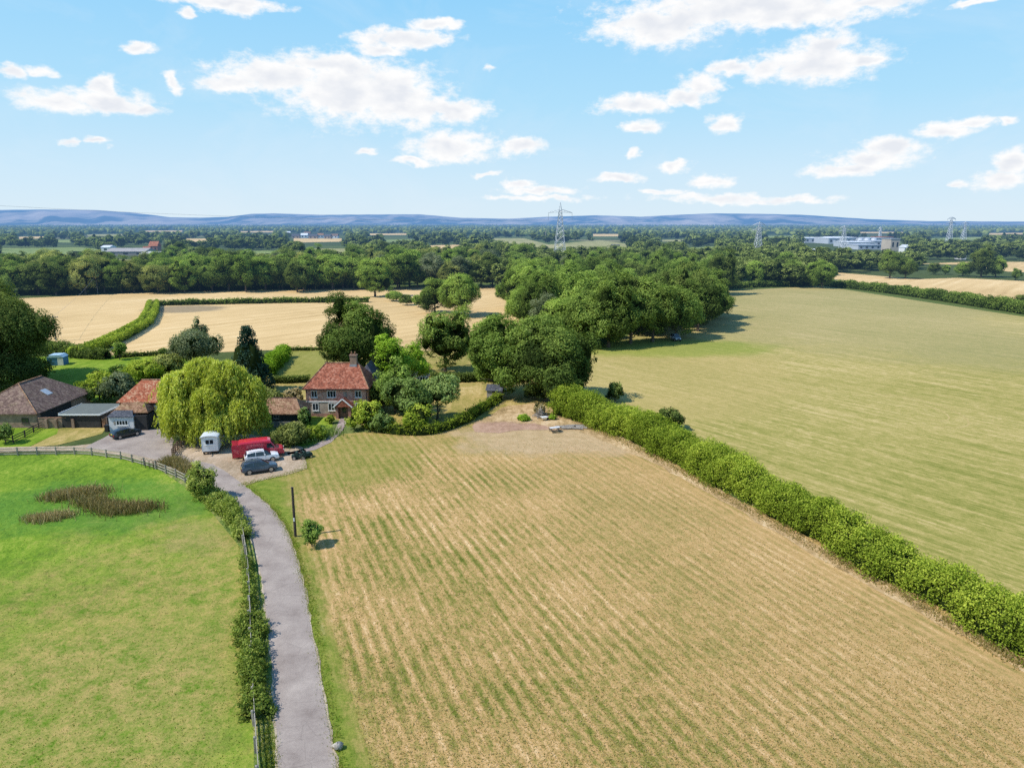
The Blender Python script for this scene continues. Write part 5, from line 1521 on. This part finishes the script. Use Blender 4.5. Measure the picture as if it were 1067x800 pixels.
SUV = [(-2.22,.42,.86,None,.86),(-2.16,.32,1.0,None,.95),(-1.88,.27,1.04,1.50,.98),(-1.1,.26,1.0,1.62,1.0),(-.2,.26,.98,1.65,1.0),(.32,.26,.97,1.60,1.0),(1.22,.27,1.0,None,.99),(1.75,.28,.96,None,.97),(2.14,.34,.86,None,.90),(2.24,.40,.66,None,.80)]
HATCH = [(-2.05,.4,.80,None,.84),(-1.98,.3,.92,None,.93),(-1.62,.25,.95,1.30,.98),(-.9,.22,.92,1.43,1.0),(-.1,.22,.90,1.45,1.0),(.25,.22,.89,1.40,1.0),(1.15,.24,.90,None,.99),(1.65,.26,.82,None,.95),(1.98,.33,.72,None,.86),(2.06,.38,.62,None,.76)]
def place(px, py): q = P(px, py); return (q[0], q[1], .06)
car('suv', place(270.5, 491.5), R(27), 'slate blue grey sport utility car parked nearest the drive', 'car', paint('slate blue car paint', (.065,.095,.135), metal=.3), SUV, 1.86, .37, (-1.33, 1.36), (.6,.45,.05), rails=True)
car('suv', place(273, 480.5), R(24), 'white sport utility car parked between red van and blue grey car', 'car', paint('white car paint', (.78,.79,.80)), SUV, 1.86, .36, (-1.33, 1.36), (.6,.45,.05), rails=True)
car('hatchback', place(131.5, 455), R(52), 'dark hatchback with yellow rear plate on the forecourt', 'car', paint('near black blue paint', (.02,.03,.04)), HATCH, 1.78, .32, (-1.25, 1.28), (.65,.5,.05))

def van():
    q = P(273, 475.5)
    root = empty('panel_van', (q[0], q[1], .05), R(20), 'red high roof panel van with its rear doors open', 'van')
    red = paint('crimson van paint', (.60,.022,.05)); W_ = 1.0
    def prof(h, hw): return None
    m = MB()
    side = [(-2.9,.45),(-2.9,2.35),(-2.8,2.5),(-1,2.58),(.9,2.56),(1.25,2.45),(1.85,1.62),(2.0,1.32),(2.75,1.12),(2.95,.95),(2.98,.45)]
    def ring(hw, inset): return [(x, hw, z) for x, z in side]
    secs = [(-W_, .12), (-W_*.96, 0), (W_*.96, 0), (W_, .12)]
    # tapered cross-section: full height inside, lower shoulders outside
    def sec(y, drop):
        return [(x, y, z if z < 1.6 else z-drop) for x, z in side]
    S = [sec(-.80, 0), sec(-.93, .06), sec(-1.0, .32)]
    S = [sec(-1.0, .25), sec(-.90, .05), sec(-.6, 0), sec(.6, 0), sec(.90, .05), sec(1.0, .25)]
    n = len(side)
    b = []
    for s in S: b += s
    fs = []
    for i in range(len(S)-1):
        for k in range(n):
            k2 = (k+1) % n
            if i in range(5) and k == 0: continue      # open rear
            fs.append((i*n+k, i*n+k2, (i+1)*n+k2, (i+1)*n+k))
    fs.append(tuple(range(n))[::-1]); fs.append(tuple((len(S)-1)*n+k for k in range(n)))
    m.add(b, fs); m.build('body', red, root)
    m = MB(); m.box(-2.86, .8, -.95, .95, .46, .56); m.box(-1.2, -1.15, -.9, .9, .57, 2.3); m.build('load_floor', dark_board, root)
    g = MB(); g.add([(1.3,-.72,2.40),(1.3,.72,2.40),(1.86,.85,1.64),(1.86,-.85,1.64)], [(0,1,2,3)])
    for v in range(4): pass
    g.M = Matrix.Translation((.03, 0, .02)); g.build('windscreen', glass_d, root).location = (.03, 0, .03)
    for s in (-1, 1):
        g = MB(); g.prism([(.75,1.42),(1.75,1.42),(1.62,1.62),(1.3,2.05),(.75,2.08)], 'y', *sorted((s*.99, s*1.012))); g.build('side_window', glass_d, root)
        h_ = MB(); a = R(112)
        x0, y0 = -2.9, s*.98; x1, y1 = x0 - .93*math.sin(R(70)), y0 + s*.93*math.cos(R(70))*1.0
        h_.add([(x0,y0,.5),(x1,y1,.5),(x1,y1,2.28),(x0,y0,2.28),(x0-.03,y0+s*.06,.5),(x1-.03,y1+s*.06,.5),(x1-.03,y1+s*.06,2.28),(x0-.03,y0+s*.06,2.28)],
               [(0,1,2,3),(7,6,5,4),(0,4,5,1),(1,5,6,2),(2,6,7,3),(3,7,4,0)])
        d = h_.build('rear_door', red, root)
        m = MB(); m.bar((x1*.9+x0*.1, y1*.9+y0*.1+s*.05, 1.2), (x1*.75+x0*.25, y1*.75+y0*.25+s*.05, 1.2), .03, .06); m.build('handle', black_pl, d)
        m = MB(); m.box(2.80, 2.99, *sorted((s*.55, s*.9)), .78, .98); m.build('headlight', plain('van lamp lens', (.75,.77,.8), .15, var=.05), root)
        m = MB(); m.box(1.55, 1.68, *sorted((s*1.02, s*1.22)), 1.35, 1.65); m.build('wing_mirror', black_pl, root)
        for x in (-1.95, 1.9): wheel(root, x, s*.88, .36, .24)
    m = MB(); m.box(2.9, 3.02, -.92, .92, .38, .62); m.box(2.93, 3.0, -.45, .45, .68, .86)
    for s in (-1, 1): m.box(-1.5, 1.45, *sorted((s*.96, s*1.015)), .43, .6)
    m.build('bumper_trim', black_pl, root)
van()

# things by the van and on the grass
def machine(px, py, rz, label):
    """covered ride-on garden machine"""
    c = P(px, py); root = empty('ride_on_mower', (c[0], c[1], 0), rz, label, 'mower')
    g = plain('dark green machine cover', (.02,.045,.035), .7, var=.3)
    m = MB(); m.prism([(-.9,.25),(-.95,.55),(-.5,.75),(-.35,1.05),(-.1,1.05),(0,.7),(.45,.78),(.9,.7),(1.0,.3)], 'y', -.42, .42); m.build('body', g, root)
    m = MB(); m.box(-.5, -.05, -.28, .28, .76, .86); m.box(-.56, -.48, -.28, .28, .76, 1.2); m.build('seat', black_pl, root)
    m = MB(); m.tube([(.15,0,.72),(.05,0,1.05)], .03, 6); m.tube([(.05,-.2,1.05),(.05,.2,1.05)], .025, 6); m.build('steering_wheel', black_pl, root)
    for x, r_ in ((-.6,.3),(.65,.22)):
        for s in (-1, 1): wheel(root, x, s*.5, r_, .2)
machine(311.3, 478, R(15), 'dark green ride on mower on the grass, left of its pair')
machine(318, 477, R(40), 'dark ride on mower on the grass, right of its pair')

def field_car():
    q = P(704, 355)
    car('jeep', (q[0], q[1], .02), R(-78), 'small pale blue off road car in the shade of the central wood', 'car', paint('pale blue paint', (.38,.46,.56)), 
        [(-1.9,.5,1.0,None,.9),(-1.88,.45,1.1,1.7,.96),(-1.0,.42,1.1,1.85,1.0),(.2,.42,1.08,1.85,1.0),(.5,.42,1.08,1.8,1.0),(.75,.42,1.06,None,1.0),(1.6,.45,1.0,None,.95),(1.85,.5,.9,None,.88)], 1.75, .4, (-1.15, 1.2))
field_car()

# ------------------------------------------------------------------ fences
def fence(path, label, n_rails=3, h=1.15, gap=2.6, post_m=None, rm=None, name='post_and_rail_fence'):
    pts = [Vector(P(*q)[:2]) for q in path]
    O = pts[0]; root = empty(name, (O.x, O.y, 0), 0, label, 'fence')
    seg = [(pts[i+1]-pts[i]).length for i in range(len(pts)-1)]; tot = sum(seg); n = max(1, round(tot/gap))
    def at(s):
        k = 0
        while k < len(seg)-1 and s > seg[k]: s -= seg[k]; k += 1
        return pts[k].lerp(pts[k+1], min(1, s/seg[k])) - O
    pos = [at(tot*i/n) for i in range(n+1)]
    pm = MB(); pm.box(-.07, .07, -.07, .07, -.2, h+.05); pm.add([(-.07,-.07,h+.052),(.07,-.07,h+.052),(.07,.07,h+.052),(-.07,.07,h+.052),(0,0,h+.1)], [(0,1,4),(1,2,4),(2,3,4),(3,0,4)])
    p0 = pm.build('post', post_m or greyw, root); p0.location = (pos[0].x, pos[0].y, 0)
    for p in pos[1:]:
        o = p0.copy(); COL.objects.link(o); o.parent = root; o.location = (p.x, p.y, rnd.uniform(-.05, .03)); o.rotation_euler = (R(rnd.uniform(-2,2)), R(rnd.uniform(-2,2)), rnd.uniform(-.3,.3))
    for k in range(n_rails):
        z = h*(k+.75)/n_rails - .05; m = MB()
        for a, b in zip(pos[:-1], pos[1:]):
            d = (b-a).normalized(); nr = Vector((-d.y, d.x))*.09
            m.bar((a.x+nr.x, a.y+nr.y, z+rnd.uniform(-.02,.02)), (b.x+nr.x, b.y+nr.y, z+rnd.uniform(-.02,.02)), .04, .13)
        m.build('rail', rm or rail_m, root)
    return root
fence([(-60,475),(0,475),(50,474),(90,474),(125,478.5),(160,488),(182,497),(197,505),(212,514)], 'weathered post and rail fence curving along the lane at the back of the paddock')
fence([(250.5,548),(254,568),(257.5,589),(259.3,615),(260.2,650),(262,700),(264.6,753),(267.5,800),(272,850)], 'silvery post and rail fence along the drive, overgrown with brambles')
fence([(14,461.5),(26,456),(38,449),(46,445.5)], 'short dark fence slanting across the lawn to the brick wall', post_m=darkw, rm=darkw, n_rails=3, h=1.1)
# sagging old hurdle
fence([(180,477),(184,470),(192,464),(198,461)], 'brown wooden gate and rails at the corner of the forecourt', n_rails=4, h=1.3, gap=1.3, post_m=oakw, rm=oakw, name='wooden_gate')
fence([(0,459),(14,461.5)], 'dark fence piece behind the little orchard tree', post_m=darkw, rm=darkw, n_rails=2, h=.9)

# garden arch / metal hurdle near forecourt corner
def hurdle():
    c = P(148, 487); root = empty('iron_hurdle', (c[0], c[1], 0), R(-20), 'low dark iron hoops by the lane fence', 'garden ornament')
    m = MB()
    for k in range(4):
        x = k*.7; m.tube([(x,0,0),(x,0,1.0),(x+.15,0,1.25),(x+.35,0,1.3),(x+.5,0,1.2),(x+.6,0,1.0),(x+.6,0,0)], .025, 5)
    m.build('hoops', darkw, root)
hurdle()

# ------------------------------------------------------------------ poles, pylons
def short_post():
    c = P(308, 559); h = height_at(c[1], 508)
    root = empty('utility_post', (c[0], c[1], 0), 0, 'dark bare wooden post standing alone on the grass by the drive', 'post')
    m = MB(); m.tube([(0,0,-.2),(0,0,h*.5),(.02,0,h)], [.15,.14,.125], 10); m.build('pole', darkw, root)
    m = MB(); m.tube([(0,0,h*1.0),(0,0,h*1.0+.05)], [.15,.12], 10); m.build('cap', black_pl, root)
    m = MB(); m.box(-.06,.06,-.17,-.135,h*.33,h*.4); m.build('sign', white_paint, root)
short_post()
def power_pole(px, base, top, label, arm=2.6, stay=True, rz=0):
    c = P(px, base); h = height_at(c[1], top); root = empty('power_pole', (c[0], c[1], 0), rz, label, 'power pole')
    m = MB(); m.tube([(0,0,-.2),(0,0,h)], [.17,.12], 9); m.build('pole', greyw, root)
    m = MB(); m.box(-arm/2, arm/2, -.08, .08, h-.5, h-.34); m.build('crossarm', greyw, root)
    for x in (-arm/2+.1, 0, arm/2-.1):
        m = MB(); m.tube([(x,0,h-.338),(x,0,h-.05)], [.07,.05], 7); m.build('insulator', plain('ceramic', (.45,.44,.42), .3, var=.1) if x < -9 else lead, root)
    if stay: m = MB(); m.tube([(0,0,h*.75),(2.6,-1.2,0)], .02, 4); m.build('stay_wire', lead, root)
    return c, h
p1c, p1h = power_pole(58.5, 355, 329, 'wooden power pole with crossarm beside the left stubble field', rz=R(5))
power_pole(102, 306, 287, 'wooden pole standing against the left woodland belt', stay=False)

def pylon(px, base, top, label, tw=9.0, arms=((.865, 8.8),), th=.16, spire=True):
    c = P(px, base); h = height_at(c[1], top); root = empty('electricity_pylon', (c[0], c[1], 0), R(6), label, 'pylon')
    def hw(z):
        t_ = z/(h*.88); return max(.9, tw/2*(1-t_)**1.0 + .9*t_) if t_ < 1 else max(.05, .9*(1-(z-h*.88)/(h*.12)))
    m = MB()
    lev = [0]; z = 0
    while z < h*.88: z += max(2.2, hw(z)*1.5); lev.append(min(z, h*.88))
    for sx_ in (-1, 1):
        for sy_ in (-1, 1):
            for a, b in zip(lev[:-1], lev[1:]):
                m.tube([(sx_*hw(a), sy_*hw(a), a), (sx_*hw(b), sy_*hw(b), b)], th, 4, cap=False)
            m.tube([(sx_*.9, sy_*.9, h*.88), (0, 0, h)], th*.8, 4, cap=False)
    for a, b in zip(lev[:-1], lev[1:]):
        A = [(-hw(a),-hw(a),a),(hw(a),-hw(a),a),(hw(a),hw(a),a),(-hw(a),hw(a),a)]; B = [(-hw(b),-hw(b),b),(hw(b),-hw(b),b),(hw(b),hw(b),b),(-hw(b),hw(b),b)]
        for k in range(4):
            j = (k+1) % 4
            m.tube([A[k], B[j]], th*.62, 4, cap=False); m.tube([A[j], B[k]], th*.62, 4, cap=False); m.tube([B[k], B[j]], th*.5, 4, cap=False)
    m.build('lattice_tower', metal_g, root)
    for (q, L_) in arms:
        z = h*q
        m = MB()
        for sx_ in (-1, 1):
            for sy_ in (-1, 1):
                m.tube([(sx_*.9, sy_*.9, z-.2), (sx_*L_, 0, z-.6)], th*.8, 4); m.tube([(sx_*.9, sy_*.9, z+1.6), (sx_*L_, 0, z-.6)], th*.8, 4)
            for f in (.3, .55, .8): m.tube([(sx_*(.9+(L_-.9)*f), 0, z-.2-.4*f), (sx_*(.9+(L_-.9)*f), 0, z+1.6-2.0*f)], th*.5, 4)
        m.build('crossarm', metal_g, root)
        for sx_ in (-1, 1):
            m = MB(); m.tube([(sx_*L_, 0, z-.6), (sx_*L_, 0, z-5.5 if len(arms) == 1 else z-3)], th*.7, 5); m.build('insulator', lead, root)
    return root
pylon(583, 279.5, 211, 'tall lattice electricity pylon rising above the woods left of centre', tw=9.5, arms=((.86, 8.4),), th=.15)
pylon(788.5, 272, 231, 'second lattice pylon standing right of the central wood', tw=7.5, arms=((.93, 5.6), (.80, 6.4)), th=.18)
pylon(877.5, 262.5, 235, 'small distant pylon standing in front of the works', tw=7.0, arms=((.93, 5.5), (.80, 6.5)), th=.22)
pylon(988, 256, 225.5, 'tiny distant pylon on the horizon, second from the right', tw=7, arms=((.93, 6), (.78, 7)), th=.3)
pylon(1003, 254, 231, 'tiny distant pylon on the horizon, first from the right', tw=7, arms=((.93, 6), (.78, 7)), th=.3)
pylon(916, 253, 237, 'thin distant mast rising out of the works', tw=5, arms=((.95, 3),), th=.4)
for px, b, tp, lab in ((568.5, 250, 240, 'pale bare mast left of the tall pylon'), (597, 264, 259, 'pale short mast right of the tall pylon')):
    c = P(px, b); h = height_at(c[1], tp); root = empty('mast', (c[0], c[1], 0), 0, lab, 'mast')
    m = MB(); m.tube([(0,0,0),(0,0,h)], [.55,.4], 6); m.build('pole', greyw if b < 255 else white_paint, root)
    m = MB(); m.box(-1.2, 1.2, -.2, .2, h-.6, h-.2); m.build('crossarm', greyw, root)

def cable(a, b, sag, label, r=.035):
    pts = [(a[0]*(1-t_)+b[0]*t_, a[1]*(1-t_)+b[1]*t_, a[2]*(1-t_)+b[2]*t_ - 4*sag*t_*(1-t_)) for t_ in np.linspace(0, 1, 24)]
    m = MB(); O = pts[0]; m.tube([(p[0]-O[0], p[1]-O[1], p[2]-O[2]) for p in pts], r, 4)
    o = m.build('power_line', lead); o.location = O; tag(o, label, 'power line')
c1 = P(583, 279.5); H1 = height_at(c1[1], 211)
cable((c1[0]-8.3, c1[1], H1*.86-5.6), (-520, 330, 62), 9, 'faint overhead wire falling from upper left to the tall pylon', .06)
cb_ = P(102, 306)
cable((p1c[0], p1c[1], p1h-.2), (cb_[0], cb_[1], height_at(cb_[1], 287)), 1.2, 'thin wire from the left field power pole to the woodland belt', .025)

# ------------------------------------------------------------------ far buildings
def block(px, base, wpx, hm, dm, label, wallm, roofm, cat='building', name='building', rz=0, pitch=.0, win=0):
    c = P(px, base); s = depth(c[0], c[1])/FPX; w = wpx*s/2
    root = empty(name, (c[0], c[1], 0), R(rz), label, cat)
    m = MB(); m.box(-w, w, 0, dm, 0, hm); m.build('wall', wallm, root)
    m = MB()
    if pitch > 0: hip_roof(m, -w, w, 0, dm, hm+.02, hm+pitch, .01, .01, ov=.4)
    else: m.box(-w-.5, w+.5, -.5, dm+.5, hm+.003, hm+.8)
    m.build('roof', roofm, root)
    for k in range(win):
        m = MB(); x = -w + (k+.5)*2*w/win; m.box(x-w/win*.35, x+w/win*.35, -.12, -.003, hm*.35, hm*.75); m.build('window', glass_d, root)
    return root
white_far = plain('white cladding', (.66,.68,.72), .6, var=.08, scale=.05); grey_far = plain('grey cladding', (.42,.45,.50), .6, var=.1, scale=.05)
block(131, 266.5, 40, 4, 26, 'long grey roofed farm shed beyond the left belt', greyw, plain('fibre cement roof', (.34,.31,.29), .8, var=.15, scale=.3), 'barn', 'farm_shed', 3, 3, 3)
block(158, 269.5, 26, 3.5, 20, 'pale roofed low farm shed nearest the left belt', dark_board, plain('pale sheet roof', (.5,.48,.45), .7, var=.1, scale=.3), 'barn', 'farm_shed', -2, 2.5, 2)
block(110, 262.5, 9, 5, 14, 'small white roofed farm store at the left of the sheds', white_wall, white_far, 'barn', 'farm_store', 0, 2, 1)
block(160, 263.5, 9, 7, 9, 'distant red farmhouse above the farm sheds', red_b, bright_tile, 'house', 'red_house', 0, 5, 2)
block(152, 264, 7, 4, 8, 'small red roofed barn left of the distant red farmhouse', red_b, red_tile, 'barn', 'small_barn', 0, 3, 1)
for i, (px, b, w_, h_, rm_, lb_) in enumerate([(308,248.6,8,5,slate,'grey roofed house at the left end of the distant hamlet'),(317,248.2,7,6,white_far,'white roofed house in the distant hamlet'),
        (326,248.9,9,5,slate,'long grey house in the middle of the distant hamlet'),(334,248.3,6,6,orange_tile,'orange roofed house in the distant hamlet'),(341,249.0,7,5,slate,'dark roofed house nearest the right end of the distant hamlet'),
        (348,248.4,8,5,brown_tile,'brown roofed house at the right end of the distant hamlet'),(320,245.9,7,6,brown_tile,'small brown house above the distant hamlet')]):
    block(px, b, w_, h_, 9, lb_, white_wall if i % 2 else stone_b, rm_, 'house', 'village_house', rnd.uniform(-15,15), 4, 2)
# works with white roofs
rows_ = [(852,253.2,26,7,60,'long white shed at the far left of the works','w'),(874,254.2,22,8,60,'low white shed right of the leftmost works shed','w'),(893,254.6,24,9,70,'white roofed hall in the middle of the works','w'),
 (912,255.2,20,9,60,'grey hall behind the small pylon','g'),(897,257.8,26,6,50,'wide pale hall in front of the white halls','w'),(918,257.2,22,7,50,'pale hall with a pipe rack at the right of the works','g'),
 (906,260.2,24,5,40,'low grey hall nearest the camera in the works','g'),(924,254.6,12,10,30,'red topped hall at the right of the works','r'),(932,261.5,9,13,22,'tall sandstone coloured tower block at the right end of the works','t'),
 (838,252.8,16,6,40,'small white shed left of the works','w')]
sandm = plain('sand coloured cladding', (.42,.36,.29), .8, var=.1, scale=.1)
for (px, b, w_, h_, d_, lb_, k) in rows_:
    block(px, b, w_, h_, d_, lb_, sandm if k == 't' else grey_far, {'w': white_far, 'g': grey_far, 'r': bright_tile, 't': lead}[k], 'factory', 'works_hall', rnd.uniform(-4,4), 0, max(2, int(w_/5)))
for (px, b, lb_) in [(896,256.2,'silver tank at the left of the works yard'),(903,256.4,'silver tank in the middle of the works yard'),(910,256.4,'silver tank at the right of the works yard')]:
    c = P(px, b); root = empty('storage_tank', (c[0], c[1], 0), 0, lb_, 'tank')
    m = MB(); m.tube([(0,0,0),(0,0,10)], 3.4, 14); m.build('shell', white_far, root)
    m = MB(); m.tube([(0,0,10.003),(0,0,11.2)], [3.5,.4], 14); m.build('lid', grey_far, root)

# scattered distant houses seen between trees
for i, (px, b, w_, lb_) in enumerate([(52,246.5,8,'white house among far trees near the left edge'),(300,244.5,5,'small white house left above the hamlet'),(700,243.6,7,'pale house right of the strip field on the horizon'),
        (945,262.8,6,'small pale building right of the tower block'),(640,262.5,8,'low pale building below the field right of the tall pylon'),(845,268.5,8,'pale low roof among the trees below the works'),(1004,270.5,5,'pale building above the far right stubble')]):
    block(px, b, w_, 5, 10, lb_, white_wall, [slate, white_far][i % 2], 'house', 'distant_house', rnd.uniform(-20,20), 3, 2)

# ------------------------------------------------------------------ small things by the garden corner
def boulder(px, py, s, label, mat):
    c = P(px, py); v, q = ico_core((0,0,s*.35), s*.6, s*.45, s*.42, np.random.default_rng(9+int(px)), 8, 5, .3)
    o = link('boulder', np_mesh('boulder', v, q, None, None, (mat,), smooth=False)); o.location = (c[0], c[1], 0); tag(o, label, 'stone')
boulder(352, 780, .62, 'pale grey boulder on the grass at the right edge of the drive', plain('pale stone', (.34,.31,.27), .9, var=.5, scale=8))
boulder(288, 469.5, .9, 'grey stone by the garden path behind the red van', plain('grey stone', (.3,.3,.28), .9, var=.3, scale=6))
def bench():
    c = P(578, 450); root = empty('picnic_bench', (c[0], c[1], 0), R(20), 'dark picnic bench on the grass left of the log pile', 'bench')
    m = MB(); m.box(-.8, .8, -.35, .35, .7, .76); m.build('tabletop', white_wall, root)
    for s in (-1, 1):
        m = MB(); m.box(-.8, .8, *sorted((s*.5, s*.8)), .42, .47); m.build('seat', darkw, root)
        m = MB(); m.bar((s*.6,-.7,0),(s*.6,-.1,.7), .07,.07); m.bar((s*.6,.7,0),(s*.6,.1,.7), .07,.07); m.box(s*.6-.03, s*.6+.03, -.75,.75,.35,.418); m.build('leg', darkw, root)
bench()
def logs():
    for i, (px, py, L_, a, lb_) in enumerate([(588,446,3.0,5,'grey log at the left of the pile by the long hedge'),(596,447.5,3.4,-6,'long grey log at the front of the pile by the long hedge'),(599,445,3.0,10,'grey log at the back of the pile by the long hedge'),(606,446.5,1.8,-20,'short grey log at the right end of the pile by the long hedge')]):
        c = P(px, py); m = MB(); m.tube([(-L_/2,0,.2),(0,.06,.26),(L_/2,0,.2)], [.24,.21,.17], 9); o = m.build('log', greyw); o.location = (c[0], c[1], 0); o.rotation_euler = (0,0,R(a)); tag(o, lb_, 'log')
logs()
def heap():
    c = P(563, 434); r = np.random.default_rng(5); m = MB()
    for k in range(110):
        a = r.uniform(0, 6.28); q = r.uniform(0, 1.3); z = max(.05, 1.5-q*1.1)*r.uniform(.2, 1)
        p = Vector((q*math.cos(a), q*math.sin(a), z)); d = Vector(r.normal(size=3)*np.array([1,1,.5])).normalized()*r.uniform(.4,.9)
        m.tube([p-d*.5+Vector((0,0,.1)), p+d*.5+Vector((0,0,.1))], .035, 4)
    o = m.build('bonfire_heap', greyw); o.location = (c[0], c[1], 0); tag(o, 'heap of grey brushwood at the end of the long hedge', 'brushwood heap')
heap()
def board():
    c = P(567, 438); root = empty('wheelbarrow', (c[0], c[1], 0), R(30), 'white wheelbarrow below the brushwood heap', 'wheelbarrow')
    m = MB(); m.add([(-.35,-.25,.3),(.35,-.2,.3),(.35,.2,.3),(-.35,.25,.3),(-.6,-.42,.68),(.6,-.36,.62),(.6,.36,.62),(-.6,.42,.68)], [(0,3,2,1),(0,1,5,4),(1,2,6,5),(2,3,7,6),(3,0,4,7),(4,5,6,7)]); m.build('tray', white_paint, root)
    m = MB(); m.tube([(.75,-.05,.2),(.75,.05,.2)], .2, 12); m.build('wheel', rubber, root)
    m = MB()
    for s in (-1, 1): m.bar((.75, s*.08, .22), (-1.1, s*.3, .62), .04, .04); m.bar((-.35, s*.25, .35), (-.4, s*.28, 0), .04, .04)
    m.build('frame', darkw, root)
board()
def logtable():
    c = P(461, 446); root = empty('garden_chair', (c[0], c[1]-1.6, 0), R(-15), 'white wooden garden chair in front of the clipped hedge', 'chair')
    m = MB(); m.box(-.3,.3,-.3,.3,.4,.46); m.build('seat', white_paint, root)
    m = MB(); m.add([(-.3,.26,.46),(.3,.26,.46),(.3,.5,1.15),(-.3,.5,1.15),(-.3,.32,.46),(.3,.32,.46),(.3,.56,1.15),(-.3,.56,1.15)], [(0,1,2,3),(7,6,5,4),(0,4,5,1),(1,5,6,2),(2,6,7,3),(3,7,4,0)]); m.build('backrest', white_paint, root)
    for sx_ in (-1,1):
        for sy_ in (-1,1):
            m = MB(); m.bar((sx_*.27,sy_*.27,0),(sx_*.27,sy_*.27,.4),.05,.05); m.build('leg', white_paint, root)
logtable()
def bins():
    for i, (px, py, lb_) in enumerate([(112.3,449.5,'dark wheeled bin left of the whitewashed annexe')]):
        c = P(px, py); root = empty('wheelie_bin', (c[0], c[1], 0), 0, lb_, 'bin')
        m = MB(); m.prism([(-.26,0),(.26,0),(.31,1.0),(-.31,1.0)], 'y', -.3, .3); m.build('body', black_pl, root)
        m = MB(); m.box(-.33,.33,-.34,.34,1.003,1.08); m.build('lid', black_pl, root)
        m = MB(); m.tube([(-.3,.3,.12),(.3,.3,.12)], .12, 10); m.build('wheel', rubber, root)
bins()
def pot():
    c = P(245.5, 478); root = empty('log_basket', (c[0], c[1], .05), 0, 'round pale sack standing at the open rear doors of the red van', 'sack')
    m = MB(); m.tube([(0,0,0),(0,0,.3),(0,0,.75),(0,0,.95)], [.35,.48,.42,.2], 12); m.build('sack_body', plain('sacking', (.45,.38,.28), .9, var=.2), root)
    m = MB(); m.tube([(0,0,.953),(0,0,1.1)], [.1,.2], 8); m.build('neck', oakw, root)
pot()
